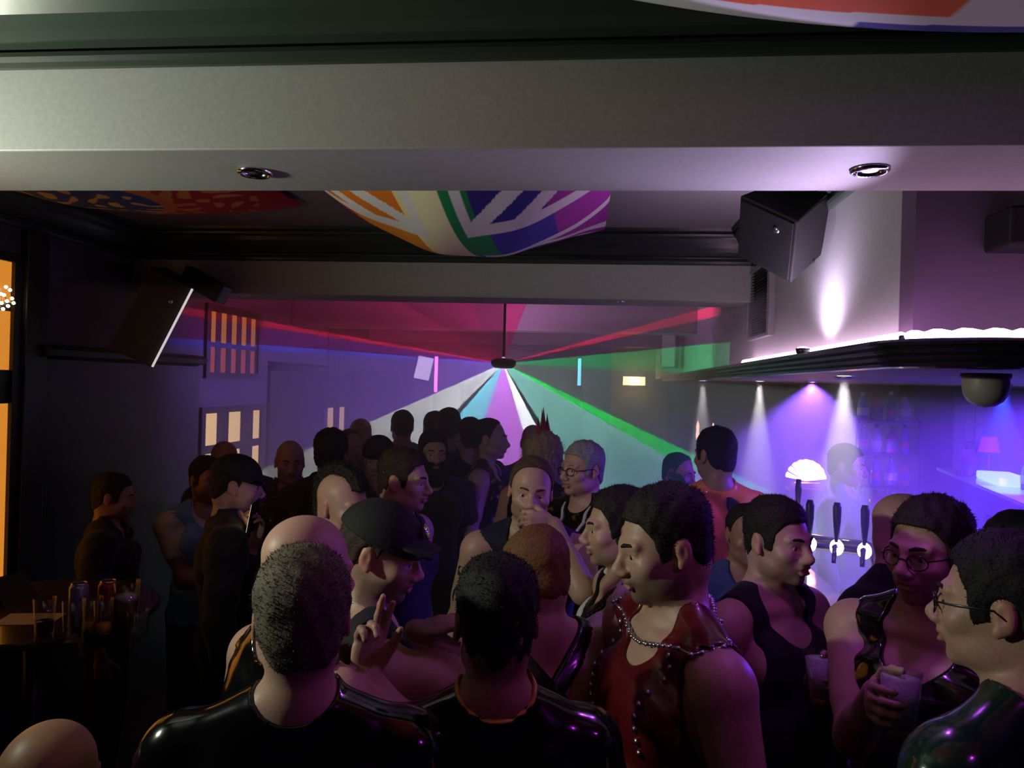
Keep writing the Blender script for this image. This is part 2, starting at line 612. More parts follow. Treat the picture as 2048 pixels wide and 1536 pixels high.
# two assumed par cans, added out of view: warm white at left, magenta at right
def added_par_can(loc, target, col, w, ang, label, lens_col):
    r = empty('added_par_can', loc)
    tag(r, label, 'stage light')
    q = (Vector(target) - Vector(loc)).to_track_quat('-Z', 'Y').to_matrix().to_4x4()
    MB().lathe([(0.03, 0.12), (0.05, 0.10), (0.055, 0.0), (0.060, -0.004), (0.060, -0.012), (0.054, -0.012), (0.050, 0.02)], 20, M=q, cap=False).build('housing', m_blackpl, r, True)
    MB().lathe([(0.050, 0.018), (0.03, 0.014), (0.001, 0.012)], 20, M=q, cap=False).build('lens', mat(label[:16], (0.3, 0.3, 0.3), 0.2, emit=lens_col, es=6), r, True)
    MB().tube([(0, 0, 0.05), (0, 0, CEIL - loc[2])], 0.008, 8).build('hanger', m_blackpl, r)
    d = (Vector(target) - Vector(loc)).normalized()
    return spot('added_par_beam', tuple(Vector(loc) + d * 0.03), target, col, w, ang, 1.0, 0.05)


added_par_can((-2.0, 1.12, 2.27), (-0.8, 1.62, 2.50), (0.94, 1.0, 0.80), 74, 140, 'warm white stage light hanging at the left of the near beam', (1, 1, 0.85))  # assumed lamp, added to light the beam's left end and the near heads
added_par_can((1.25, 0.55, 2.62), (0.35, 1.75, 1.45), srgb(190, 55, 230), 7.5, 95, 'magenta stage light hanging at the right of the near coffer', srgb(230, 80, 240))  # assumed lamp, added to put magenta on the heads from the camera side

# ------------------------------------------------------------------ disco laser projector
LZ = aty(1007, 726, 6.3)
las = empty('laser_projector', tuple(LZ))
tag(las, 'dark oval disco laser projector hanging from the ceiling, beams fanning out', 'laser')
MB().lathe([(0.02, -0.045), (0.075, -0.042), (0.10, -0.02), (0.105, 0.0), (0.10, 0.02), (0.07, 0.036), (0.02, 0.04)], 24).build('housing', m_blackpl, las, True)
MB().tube([(0, 0.0, 0.03), (0, 0.0, CEIL - LZ[2])], 0.011, 8).build('rod', m_blackpl, las)
MB().lathe([(0.05, 0), (0.05, -0.012), (0.012, -0.02)], 16, c=(0, 0, CEIL - LZ[2])).build('ceiling_plate', m_blackpl, las, True)
lens_m = mat('laser aperture', (0.1, 0.1, 0.1), 0.2, emit=(1, 0.6, 0.9), es=1.5)
MB().lathe([(0.03, -0.046), (0.028, -0.052), (0.001, -0.054)], 14, cap=False).build('lens', lens_m, las, True)
MB().lathe([(0.016, 0.0), (0.012, 0.008), (0.001, 0.010)], 12, c=(0, -0.01, 0.04), cap=False).build('top_lens', lens_m, las, True)

LL = bpy.data.lights.new('laser_beams', 'POINT')
LL.energy = 1.0
LL.shadow_soft_size = 0.0
LLo = bpy.data.objects.new('laser_beams', LL)
COL.objects.link(LLo)
LLo.location = (LZ[0] - 0.02, LZ[1] + 0.15, LZ[2])
LL.use_nodes = True
nt = LL.node_tree
em = nt.nodes['Emission']
tc = nt.nodes.new('ShaderNodeTexCoord')
sep = nt.nodes.new('ShaderNodeSeparateXYZ')
nt.links.new(tc.outputs['Normal'], sep.inputs[0])


def mnode(op, a=None, b=None, va=0.0, vb=0.0):
    n = nt.nodes.new('ShaderNodeMath')
    n.operation = op
    n.inputs[0].default_value = va
    n.inputs[1].default_value = vb
    if a is not None:
        nt.links.new(a, n.inputs[0])
    if b is not None:
        nt.links.new(b, n.inputs[1])
    return n.outputs[0]


LSGN = 1.0
# beam axes: forward axis aimed at the camera so the colour sectors render sharp
_lf = Vector(CAMP) - LLo.location
_lf.normalize()
_lr = Vector((-_lf.y, _lf.x, 0)).normalized()
_lu = _lr.cross(_lf).normalized()
if _lu.z < 0:
    _lu = -_lu


def dotn(v):
    n = nt.nodes.new('ShaderNodeVectorMath')
    n.operation = 'DOT_PRODUCT'
    nt.links.new(tc.outputs['Normal'], n.inputs[0])
    n.inputs[1].default_value = v
    return n.outputs['Value']


negz = mnode('MULTIPLY', dotn(_lu), vb=-LSGN)
dx = mnode('MULTIPLY', dotn(_lr), vb=LSGN)
phi = mnode('ARCTAN2', dx, negz)                   # 0 = straight down, + = to the right
fac = mnode('ADD', mnode('MULTIPLY', phi, vb=1 / (2 * math.pi)), vb=0.5)
rp = nt.nodes.new('ShaderNodeValToRGB')
rp.color_ramp.interpolation = 'CONSTANT'
stops = [(-180, (0.10, 0.005, 0.04)), (-150, (0.16, 0.005, 0.05)), (-120, (0.3, 0.008, 0.07)), (-99.5, (1.6, 0.03, 0.2)), (-97.2, (0.35, 0.03, 0.45)),
         (-93.6, (0.25, 0.18, 1.9)), (-91.6, (0.34, 0.17, 0.90)), (-66, (1.35, 1.40, 1.55)), (-44, (0.12, 0.14, 0.2)), (-40.0, (0.50, 1.45, 1.90)), (-17, (1.35, 0.42, 1.9)),
         (18, (2.6, 2.8, 3.0)), (29, (0.06, 0.1, 0.12)), (33.5, (0.45, 1.10, 1.0)), (60.5, (0.05, 1.5, 0.25)), (65, (0.20, 0.24, 0.26)), (88, (0.06, 0.55, 0.22)),
         (96, (0.10, 0.04, 0.12)), (103, (0.9, 0.04, 0.16)), (105.5, (0.13, 0.05, 0.13)), (160, (0.2, 0.01, 0.08))]
els = rp.color_ramp.elements
while len(els) > 1:
    els.remove(els[-1])
for i, (a, c) in enumerate(stops):
    t = (a + 180) / 360.0
    if i == 0:
        els[0].position = t
        els[0].color = (*c, 1)
    else:
        e = els.new(t)
        e.color = (*c, 1)
nt.links.new(fac, rp.inputs[0])
nt.links.new(rp.outputs[0], em.inputs['Color'])
lf = nt.nodes.new('ShaderNodeLightFalloff')
lf.inputs['Strength'].default_value = 300.0
# the fans are thrown sideways: only the green one reaches towards the camera end of the room
fan = nt.nodes.new('ShaderNodeMapRange')
fan.interpolation_type = 'SMOOTHSTEP'
fan.inputs['From Min'].default_value = -0.62
fan.inputs['From Max'].default_value = -0.35
nt.links.new(mnode('MULTIPLY', dotn(_lf), vb=-LSGN), fan.inputs['Value'])
grn = mnode('MULTIPLY', mnode('MULTIPLY', mnode('GREATER_THAN', phi, vb=math.radians(59)), mnode('LESS_THAN', phi, vb=math.radians(97))), vb=0.35)
shape = mnode('MAXIMUM', fan.outputs[0], grn)
nt.links.new(mnode('MULTIPLY', lf.outputs['Linear'], shape), em.inputs['Strength'])

# ------------------------------------------------------------------ haze from the smoke machine
def haze(name, b, dens, g, label):
    o = MB().box(*b).build(name)
    m = bpy.data.materials.new(name)
    m.use_nodes = True
    nt_ = m.node_tree
    nt_.nodes.remove(nt_.nodes['Principled BSDF'])
    v = nt_.nodes.new('ShaderNodeVolumeScatter')
    v.inputs['Color'].default_value = (0.95, 0.95, 1, 1)
    v.inputs['Density'].default_value = dens
    v.inputs['Anisotropy'].default_value = g
    nt_.links.new(v.outputs[0], nt_.nodes['Material Output'].inputs['Volume'])
    o.data.materials.append(m)
    tag(o, label, 'haze', kind='stuff')
    return o


haze('haze', (LW + 0.01, 0.84, 3.60, FW_ - 0.01, 0.02, 2.52), 0.30, 0.25, 'thin theatrical smoke haze hanging over the dance floor')
haze('haze', (0.86, BARX - 0.01, 2.5, 7.62, 0.02, 2.125), 0.22, 0.25, 'thin smoke haze hanging behind the bar under the soffit')
# ================================================================== PEOPLE
def smin(a, b, k):
    h = np.clip(0.5 + 0.5 * (b - a) / k, 0, 1)
    return b + (a - b) * h - k * h * (1 - h)


class Field:
    def __init__(s, xs, ys, zs):
        s.x, s.y, s.z = (np.asarray(a, dtype=np.float32) for a in (xs, ys, zs))
        s.D = np.full((len(xs), len(ys), len(zs)), 0.5, dtype=np.float32)

    def sl(s, lo, hi):
        r = []
        for a, l, h in zip((s.x, s.y, s.z), lo, hi):
            i = max(int(np.searchsorted(a, l)) - 1, 0)
            j = min(int(np.searchsorted(a, h)) + 1, len(a))
            r.append(slice(i, j))
        return tuple(r)

    def apply(s, lo, hi, fn, k, cut=False):
        q = s.sl(lo, hi)
        if any(a.stop <= a.start for a in q):
            return
        X = s.x[q[0]][:, None, None]
        Y = s.y[q[1]][None, :, None]
        Z = s.z[q[2]][None, None, :]
        d = fn(X, Y, Z)
        A = s.D[q]
        s.D[q] = -smin(-A, d, k) if cut else smin(A, d, k)

    def cone(s, a, b, ra, rb, k=0.02, cut=False, fl=None):
        a = np.asarray(a, float)
        b = np.asarray(b, float)
        R = max(ra, rb) + k + 0.035
        ab = b - a
        L = float(ab @ ab) + 1e-9

        def fn(X, Y, Z):
            px, py, pz = X - a[0], Y - a[1], Z - a[2]
            t = np.clip((px * ab[0] + py * ab[1] + pz * ab[2]) / L, 0, 1)
            return np.sqrt((px - t * ab[0]) ** 2 + (py - t * ab[1]) ** 2 + (pz - t * ab[2]) ** 2) - (ra + (rb - ra) * t)
        s.apply(np.minimum(a, b) - R, np.maximum(a, b) + R, fn, k, cut)

    def ell(s, c, r, k=0.02, M=None, o=None, cut=False):
        """ellipsoid; with M,o the centre and radii are in a rotated frame"""
        c = np.asarray(c, float)
        r = np.asarray(r, float)
        wc = c if M is None else M @ c + o
        R = float(r.max()) + k + 0.035 if M is not None else r + k + 0.035

        def fn(X, Y, Z):
            if M is None:
                px, py, pz = X - c[0], Y - c[1], Z - c[2]
            else:
                qx, qy, qz = X - o[0], Y - o[1], Z - o[2]
                px = M[0, 0] * qx + M[1, 0] * qy + M[2, 0] * qz - c[0]
                py = M[0, 1] * qx + M[1, 1] * qy + M[2, 1] * qz - c[1]
                pz = M[0, 2] * qx + M[1, 2] * qy + M[2, 2] * qz - c[2]
            k0 = np.sqrt((px / r[0]) ** 2 + (py / r[1]) ** 2 + (pz / r[2]) ** 2)
            k1 = np.sqrt((px / r[0] ** 2) ** 2 + (py / r[1] ** 2) ** 2 + (pz / r[2] ** 2) ** 2) + 1e-6
            return k0 * (k0 - 1) / k1
        s.apply(wc - R, wc + R, fn, k, cut)


_CO = [(i, j, k) for i in (0, 1) for j in (0, 1) for k in (0, 1)]
_ED = [(a, b) for a in _CO for b in _CO if sum(b) - sum(a) == 1 and all(q >= p for p, q in zip(a, b))]


def nets(D, xs, ys, zs):
    S = D < 0
    nx, ny, nz = S.shape
    c = np.zeros((nx - 1, ny - 1, nz - 1), dtype=np.int8)
    for (i, j, k) in _CO:
        c += S[i:nx - 1 + i, j:ny - 1 + j, k:nz - 1 + k]
    act = (c > 0) & (c < 8)
    I, J, K = np.nonzero(act)
    n = len(I)
    if n == 0:
        return np.zeros((0, 3)), np.zeros((0, 4), int)
    idx = np.full(act.shape, -1, dtype=np.int32)
    idx[I, J, K] = np.arange(n)
    P = np.zeros((n, 3))
    cnt = np.zeros(n)
    for a, b in _ED:
        da = D[I + a[0], J + a[1], K + a[2]]
        db = D[I + b[0], J + b[1], K + b[2]]
        m = (da < 0) != (db < 0)
        t = da[m] / (da[m] - db[m])
        A = np.stack([xs[I[m] + a[0]], ys[J[m] + a[1]], zs[K[m] + a[2]]], 1)
        B = np.stack([xs[I[m] + b[0]], ys[J[m] + b[1]], zs[K[m] + b[2]]], 1)
        P[m] += A + (B - A) * t[:, None]
        cnt[m] += 1
    P /= cnt[:, None]
    F = []
    for ax in range(3):
        sa = [slice(1, -1)] * 3
        sb = [slice(1, -1)] * 3
        sa[ax] = slice(0, -1)
        sb[ax] = slice(1, None)
        ch = S[tuple(sa)] != S[tuple(sb)]
        q = np.stack(np.nonzero(ch), 1)
        off = np.ones(3, int)
        off[ax] = 0
        q = q + off
        u, v = [d for d in range(3) if d != ax]
        eu = np.zeros(3, int)
        eu[u] = 1
        ev = np.zeros(3, int)
        ev[v] = 1
        g = lambda w: idx[w[:, 0], w[:, 1], w[:, 2]]
        quad = np.stack([g(q - eu - ev), g(q - ev), g(q), g(q - eu)], 1)
        ins = S[q[:, 0], q[:, 1], q[:, 2]]
        flip = ins if ax != 1 else ~ins
        quad[~flip] = quad[~flip][:, ::-1]
        F.append(quad)
    F = np.concatenate(F)
    return P, F[(F >= 0).all(1)]


def npmesh(name, V, F):
    me = bpy.data.meshes.new(name)
    me.vertices.add(len(V))
    me.vertices.foreach_set('co', np.ascontiguousarray(V, dtype=np.float32).ravel())
    nf, w = F.shape
    me.loops.add(nf * w)
    me.polygons.add(nf)
    me.loops.foreach_set('vertex_index', np.ascontiguousarray(F, dtype=np.int32).ravel())
    me.polygons.foreach_set('loop_start', np.arange(0, nf * w, w, dtype=np.int32))
    me.polygons.foreach_set('use_smooth', np.ones(nf, dtype=bool))
    me.update(calc_edges=True)
    return me


def soften(V, F, it):
    w = F.shape[1]
    a = F.ravel()
    b = F[:, list(range(1, w)) + [0]].ravel()
    for _ in range(it):
        acc = np.zeros_like(V)
        cnt = np.zeros(len(V))
        for p, q in ((a, b), (b, a)):
            for ax in range(3):
                acc[:, ax] += np.bincount(p, V[q, ax], len(V))
            cnt += np.bincount(p, minlength=len(V))
        V = 0.5 * V + 0.5 * acc / np.maximum(cnt, 1)[:, None]
    return V


def axis(lo, hi, step, fine):
    """rectilinear axis with finer stretches [(lo,hi,step)]"""
    a = [lo]
    while a[-1] < hi:
        st = step
        for (l, h, s_) in fine:
            if l - 0.01 <= a[-1] <= h:
                st = min(st, s_)
        a.append(a[-1] + st)
    return np.array(a)


def rotm(yaw=0, pitch=0, roll=0):
    """head turn (deg): yaw + = to the person's left, pitch + = chin down, roll + = towards the left shoulder"""
    y, p, r = (math.radians(a) for a in (yaw, pitch, roll))
    M = Matrix.Rotation(y, 3, 'Z') @ Matrix.Rotation(p, 3, 'X') @ Matrix.Rotation(r, 3, 'Y')
    return np.array(M)


SKINS = {}


def skin_mat():
    return mat('skin', (0.5, 0.3, 0.2), 0.46, bump=0.10, bscale=220, attr='tone', var=0.10)


FABRICS = {
    'rubber': lambda: mat('black rubber', (0.004, 0.005, 0.005), 0.16, coat=0.6, bump=0.10, bscale=7),
    'greenrubber': lambda: mat('dark green rubber', (0.004, 0.03, 0.017), 0.2, coat=0.6, bump=0.25, bscale=9),
    'bluerubber': lambda: mat('navy rubber', (0.008, 0.012, 0.09), 0.15, coat=0.8, bump=0.12, bscale=8),
    'redleather': lambda: mat('oxblood leather', (0.10, 0.006, 0.008), 0.3, coat=0.3, bump=0.2, bscale=20),
    'orange': lambda: mat('orange vinyl', (0.92, 0.24, 0.05), 0.22, coat=0.6, bump=0.35, bscale=11),
    'black': lambda: mat('black cotton', (0.008, 0.008, 0.010), 0.85, bump=0.3, bscale=30, sheen=0.1),
    'navy': lambda: mat('navy cotton', (0.010, 0.012, 0.035), 0.8, bump=0.3, bscale=30),
    'grey': lambda: mat('grey cotton', (0.16, 0.17, 0.19), 0.85, bump=0.3, bscale=30),
    'blue': lambda: mat('slate blue cotton', (0.05, 0.07, 0.20), 0.85, bump=0.3, bscale=30),
    'sky': lambda: mat('sky blue cotton', (0.14, 0.36, 0.62), 0.85, bump=0.3, bscale=30),
    'white': lambda: mat('white cotton', (0.6, 0.6, 0.6), 0.85, bump=0.3, bscale=30),
    'leather': lambda: mat('black leather', (0.006, 0.006, 0.006), 0.28, coat=0.3, bump=0.3, bscale=22),
    'brown': lambda: mat('brown leather', (0.04, 0.02, 0.012), 0.3, coat=0.3, bump=0.3, bscale=22),
    'denim': lambda: mat('dark denim', (0.012, 0.014, 0.022), 0.8, bump=0.2, bscale=40),
    'cream': lambda: mat('white piping', (0.55, 0.55, 0.52), 0.5),
    'yellow': lambda: mat('yellow rubber', (0.55, 0.38, 0.04), 0.3),
    'shoe': lambda: mat('black shoe leather', (0.006, 0.006, 0.006), 0.35),
}
HAIRS = {
    'dark': (0.012, 0.008, 0.006), 'brown': (0.035, 0.018, 0.009), 'grey': (0.16, 0.15, 0.12), 'ash': (0.13, 0.11, 0.075),
    'ginger': (0.16, 0.065, 0.018), 'blond': (0.34, 0.25, 0.14), 'green': (0.01, 0.22, 0.05), 'red': (0.35, 0.012, 0.015), 'black': (0.005, 0.005, 0.006),
    'silver': (0.30, 0.30, 0.31), 'sandy': (0.085, 0.050, 0.030)}


def hair_mat(c):
    return mat('hair ' + c, HAIRS[c], 0.75, bump=0.6, bscale=160, var=0.35)


HRNG = np.random.default_rng(5)
# hairline height (head frame) as a function of y (front is -y)
LINES = {
    'short': ([-0.12, -0.085, -0.062, -0.045, -0.035, -0.01, 0.02, 0.045, 0.075, 0.12], [0.068, 0.070, 0.062, 0.030, -0.030, -0.020, 0.012, -0.040, -0.078, -0.085]),
    'high': ([-0.12, -0.075, -0.055, -0.040, -0.032, -0.01, 0.02, 0.045, 0.075, 0.12], [0.095, 0.088, 0.075, 0.040, -0.020, -0.010, 0.014, -0.035, -0.070, -0.078]),
    'rec': ([-0.12, -0.065, -0.045, -0.028, -0.012, 0.0, 0.02, 0.045, 0.075, 0.12], [0.112, 0.104, 0.085, 0.045, -0.004, -0.006, 0.014, -0.035, -0.070, -0.078]),
    'bob': ([-0.12, -0.085, -0.07, -0.05, -0.03, 0.0, 0.12], [0.062, 0.066, 0.05, -0.02, -0.10, -0.16, -0.16]),
}


def skull(X, Y, Z, off=0.0):
    def E(c, r):
        px, py, pz = X - c[0], Y - c[1], Z - c[2]
        r = [q + off for q in r]
        k0 = np.sqrt((px / r[0]) ** 2 + (py / r[1]) ** 2 + (pz / r[2]) ** 2)
        k1 = np.sqrt((px / r[0] ** 2) ** 2 + (py / r[1] ** 2) ** 2 + (pz / r[2] ** 2) ** 2) + 1e-6
        return k0 * (k0 - 1) / k1
    return smin(smin(E((0, 0.014, 0.030), (0.078, 0.098, 0.087)), E((0, -0.032, -0.03), (0.066, 0.066, 0.080)), 0.03),
                E((0, 0.035, -0.04), (0.062, 0.066, 0.06)), 0.03)


def strands(V, F, n, length, up=0.4, seed=1, comb=(0, 0, 0)):
    rng = np.random.default_rng(seed)
    tri = np.concatenate([F[:, [0, 1, 2]], F[:, [0, 2, 3]]])
    A, B, C = V[tri[:, 0]], V[tri[:, 1]], V[tri[:, 2]]
    N = np.cross(B - A, C - A)
    ar = np.linalg.norm(N, axis=1)
    ok = ar > 1e-12
    pick = rng.choice(np.nonzero(ok)[0], n, p=ar[ok] / ar[ok].sum())
    u = rng.random((n, 1))
    v = rng.random((n, 1))
    fl = (u + v) > 1
    u = np.where(fl, 1 - u, u)
    v = np.where(fl, 1 - v, v)
    P = A[pick] + (B - A)[pick] * u + (C - A)[pick] * v
    nn = N[pick] / ar[pick][:, None]
    d = nn * (0.40) + rng.normal(0, 0.30, (n, 3)) + np.array([0, 0.35, up * 0.3]) + np.array(comb)
    d /= np.linalg.norm(d, axis=1)[:, None]
    L = length * (0.5 + rng.random((n, 1)))
    t = np.cross(d, rng.normal(0, 1, (n, 3)))
    t /= np.linalg.norm(t, axis=1)[:, None] + 1e-9
    w = 0.0011
    P = P - nn * 0.002
    a, b, c = P + t * w, P - t * w, P + d * L
    sv = np.stack([a, b, c], 1).reshape(-1, 3)
    sf = np.arange(3 * n).reshape(-1, 3)
    return sv, sf


def joined(name, parts, m, parent):
    """several (V,F) sets -> one mesh (tris and quads)"""
    vs, off = [], 0
    polys = []
    for V, F in parts:
        vs.append(V)
        polys.append(F + off)
        off += len(V)
    V = np.concatenate(vs)
    me = bpy.data.meshes.new(name)
    me.vertices.add(len(V))
    me.vertices.foreach_set('co', np.ascontiguousarray(V, dtype=np.float32).ravel())
    li = np.concatenate([p.ravel() for p in polys]).astype(np.int32)
    st, k = [], 0
    for p in polys:
        st.append(k + np.arange(len(p)) * p.shape[1])
        k += p.size
    st = np.concatenate(st).astype(np.int32)
    me.loops.add(len(li))
    me.polygons.add(len(st))
    me.loops.foreach_set('vertex_index', li)
    me.polygons.foreach_set('loop_start', st)
    me.polygons.foreach_set('use_smooth', np.ones(len(st), dtype=bool))
    me.update(calc_edges=True)
    return link(name, me, m, parent)


def ik(S, Wt, side, pole=None, L1=0.30, L2=0.265):
    S, Wt = np.asarray(S, float), np.asarray(Wt, float)
    v = Wt - S
    d = np.linalg.norm(v)
    if d > L1 + L2 - 0.005:
        Wt = S + v / d * (L1 + L2 - 0.005)
        v = Wt - S
        d = np.linalg.norm(v)
    u = v / d
    a = (L1 * L1 - L2 * L2 + d * d) / (2 * d)
    h = math.sqrt(max(L1 * L1 - a * a, 1e-6))
    pl_ = np.array(pole if pole is not None else (side * 0.5, 0.55, -0.8), float)
    pl_ = pl_ - u * (pl_ @ u)
    pl_ /= np.linalg.norm(pl_) + 1e-9
    return S + u * a + pl_ * h, Wt


def nrm(v):
    v = np.asarray(v, float)
    return v / (np.linalg.norm(v) + 1e-12)


def add_hand(Fd, W, hd, side, fine):
    """hd: dict(u=along hand, n=palm normal, curl=deg per joint list, spread). Adds palm, four fingers, thumb."""
    u = nrm(hd['u'])
    n = np.asarray(hd['n'], float)
    n = nrm(n - u * (n @ u))
    w = np.cross(u, n) * hd.get('thumb', 1.0)          # towards the thumb
    M = np.stack([w, n, u], 1)
    o = np.asarray(W, float)
    r0 = 0.0085 if fine else 0.011
    Fd.ell((0, 0, 0.050), (0.041, 0.017, 0.056), 0.014, M, o)
    tips = []
    lens = [0.074, 0.082, 0.077, 0.061]
    curls = hd.get('curl', (25, 25, 25, 25))
    if not hasattr(curls, '__len__'):
        curls = (curls,) * 4
    for i in range(4):
        bx = (0.030 - 0.020 * i)
        b = np.array([bx, 0.0, 0.094 - abs(i - 1.3) * 0.004])
        sp = math.radians(hd.get('spread', 4) * (1.4 - i))
        ang = 0.0
        p = b
        for seg, fr in enumerate((0.44, 0.32, 0.26)):
            ang += math.radians(curls[i]) * (0.9 if seg == 0 else 1.0)
            d = np.array([math.sin(sp) * math.cos(ang), math.sin(ang), math.cos(ang) * math.cos(sp)])
            q = p + d * lens[i] * fr
            Fd.cone(M @ p + o, M @ q + o, r0 * (1.08 - 0.10 * seg), r0 * (1.0 - 0.10 * seg), 0.006)
            p = q
    tc_ = hd.get('thumbcurl', 20)
    p = np.array([0.030, 0.006, 0.030])
    ang = math.radians(hd.get('thumbout', 42))
    for seg, L in enumerate((0.042, 0.034, 0.028)):
        d = np.array([math.sin(ang), math.sin(math.radians(tc_)) * (0.6 + 0.5 * seg), math.cos(ang)])
        d /= np.linalg.norm(d)
        q = p + d * L
        Fd.cone(M @ p + o, M @ q + o, 0.0135 - 0.0022 * seg, 0.0115 - 0.0018 * seg, 0.008)
        p = q
        ang -= math.radians(14)


PEOPLE = []


def person(label, px, py, d, face=0, head=(0, 0, 0), skin=(0.46, 0.27, 0.19), build=1.0, belly=0.0, hair=None, hairc='dark', tops=(), detail=1,
           armL=None, armR=None, handL=None, handR=None, poleL=None, poleR=None, beard=None, stubble=0.0, extras=(), lean=0.0, legs='denim', headw=1.0, seat=False,
           brows=True, hairlen=0.008, mouth=0.0, group=None):
    """px,py: pixel of the head centre, d: its distance along the view axis; face: body heading in degrees,
    0 = towards the camera, + = turned to the picture's right. Everything else in the person's own frame (front = -y, left = +x)."""
    hp = atd(px, py, d)
    s = hp[2] / 1.665
    if seat:
        s = 1.0
    rz = math.radians(face) - math.atan2(hp[0], hp[1])
    hoff = np.array([0.0, -0.012 - lean, 1.665])
    c_, s_ = math.cos(rz), math.sin(rz)
    ox = hp[0] - s * (c_ * hoff[0] - s_ * hoff[1])
    oy = hp[1] - s * (s_ * hoff[0] + c_ * hoff[1])
    oz = hp[2] - 1.665 if seat else 0.0
    root = empty('person', (ox, oy, oz), rz)
    tag(root, label, 'person', group)
    HM = rotm(*head)
    HO = hoff
    dz = 0.0
    # ---- joints
    bw = build
    def tolocal(t):
        if t is not None and t[0] == 'p':
            w_ = atd(t[1], t[2], t[3]) - np.array((ox, oy, oz))
            return np.array((c_ * w_[0] + s_ * w_[1], -s_ * w_[0] + c_ * w_[1], w_[2])) / s
        return t

    def handloc(h_):
        """hand axes given in room directions -> person's own frame"""
        if h_ and h_.get('world'):
            h_ = dict(h_)
            for k_ in ('u', 'n'):
                v_ = h_[k_]
                h_[k_] = (c_ * v_[0] + s_ * v_[1], -s_ * v_[0] + c_ * v_[1], v_[2])
        return h_
    armL, armR, handL, handR = tolocal(armL), tolocal(armR), handloc(handL), handloc(handR)
    SL, SR = np.array([0.192 * bw, 0.012 - lean * 0.8, 1.425]), np.array([-0.192 * bw, 0.012 - lean * 0.8, 1.425])
    WL = np.array(armL if armL is not None else (0.27 * bw + belly * 0.3, -0.03, 0.88))
    WR = np.array(armR if armR is not None else (-0.27 * bw - belly * 0.3, -0.03, 0.88))
    EL, WL = ik(SL, WL, 1, poleL)
    ER, WR = ik(SR, WR, -1, poleR)
    hL = handL or dict(u=(0, -0.1, -1), n=(-1, 0, 0), thumb=-1.0, curl=22)
    hR = handR or dict(u=(0, -0.1, -1), n=(1, 0, 0), thumb=1.0, curl=22)
    base = {0: 0.017, 1: 0.0135, 2: 0.0115}[detail]
    hf = {0: 0.0085, 1: 0.0062, 2: 0.0045}[detail]
    fx = [(HO[0] - 0.10, HO[0] + 0.10, hf)]
    fy = [(HO[1] - 0.135, HO[1] + 0.125, hf)]
    fz = [(HO[2] - 0.135, HO[2] + 0.125, hf)]
    for given, Wp, h_ in ((handL, WL, hL), (handR, WR, hR)):
        if given:
            mid = Wp + nrm(h_['u']) * 0.085
            fx.append((mid[0] - 0.11, mid[0] + 0.11, 0.0055))
            fy.append((mid[1] - 0.11, mid[1] + 0.11, 0.0055))
            fz.append((mid[2] - 0.11, mid[2] + 0.11, 0.0055))
    allx = [p[0] for p in (EL, ER, WL, WR)] + [WL[0] + nrm(hL['u'])[0] * 0.22, WR[0] + nrm(hR['u'])[0] * 0.22]
    ally = [p[1] for p in (EL, ER, WL, WR)] + [WL[1] + nrm(hL['u'])[1] * 0.22, WR[1] + nrm(hR['u'])[1] * 0.22]
    xs = axis(min(allx + [-0.26]) - 0.10, max(allx + [0.26]) + 0.10, base, fx)
    ys = axis(min(ally + [-0.20 - lean - belly]) - 0.09, max(ally + [0.18]) + 0.08, base, fy)
    zs = axis(-0.03, 1.83 + 0.02, base * 1.25, fz + [(1.30, 1.56, base)])
    Fd = Field(xs, ys, zs)
    # ---- legs
    for sd in (-1, 1):
        if seat:
            hip, kn, an = (sd * 0.09, 0.0, 0.93), (sd * 0.13, -0.36, 0.95), (sd * 0.13, -0.32, 0.52)
        else:
            hip, kn, an = (sd * 0.092, 0.005, 0.90), (sd * 0.105, -0.012, 0.49), (sd * 0.11, 0.02, 0.09)
        Fd.cone(hip, kn, 0.088, 0.058, 0.03)
        Fd.cone(kn, an, 0.056, 0.040, 0.02)
        Fd.ell((kn[0], kn[1] + 0.025, (kn[2] + an[2]) / 2 + 0.07), (0.052, 0.055, 0.12), 0.03)
        Fd.ell((an[0] + sd * 0.012, an[1] - 0.065, an[2] - 0.05), (0.046, 0.130, 0.042), 0.02)
    # ---- trunk
    L_ = lean
    Fd.ell((0, 0.012, 0.955), (0.168 * (0.5 + 0.5 * bw), 0.118, 0.125), 0.04)
    Fd.ell((0, -0.012 - belly * 0.55 - L_ * 0.3, 1.09), (0.150 * bw + belly * 0.6, 0.112 + belly * 0.7, 0.165), 0.06)
    Fd.ell((0, 0.006 - L_ * 0.7, 1.285), (0.168 * bw, 0.118, 0.185), 0.06)
    for sd in (-1, 1):
        Fd.ell((sd * 0.075 * bw, -0.072 - L_ * 0.75, 1.315), (0.088 * bw, 0.050, 0.075), 0.04)          # chest
        Fd.ell((sd * 0.085 * bw, 0.072 - L_ * 0.7, 1.345), (0.080 * bw, 0.055, 0.11), 0.05)             # shoulder blade
        Fd.cone((sd * 0.02, 0.03 - L_ * 0.85, 1.515), (sd * 0.165 * bw, 0.018 - L_ * 0.8, 1.440), 0.048, 0.050, 0.05)   # trapezius
        Fd.cone((sd * 0.02, -0.045 - L_ * 0.85, 1.462), (sd * 0.17 * bw, -0.01 - L_ * 0.8, 1.455), 0.016, 0.022, 0.03)  # collar bone
    # ---- neck
    nb = HM @ np.array([0, 0.028, -0.075]) + HO
    Fd.cone((0, 0.022 - L_ * 0.85, 1.46), nb, 0.064 * (0.6 + 0.4 * bw), 0.056 * (0.7 + 0.3 * bw), 0.03)
    TrunkD = Fd.D.copy()
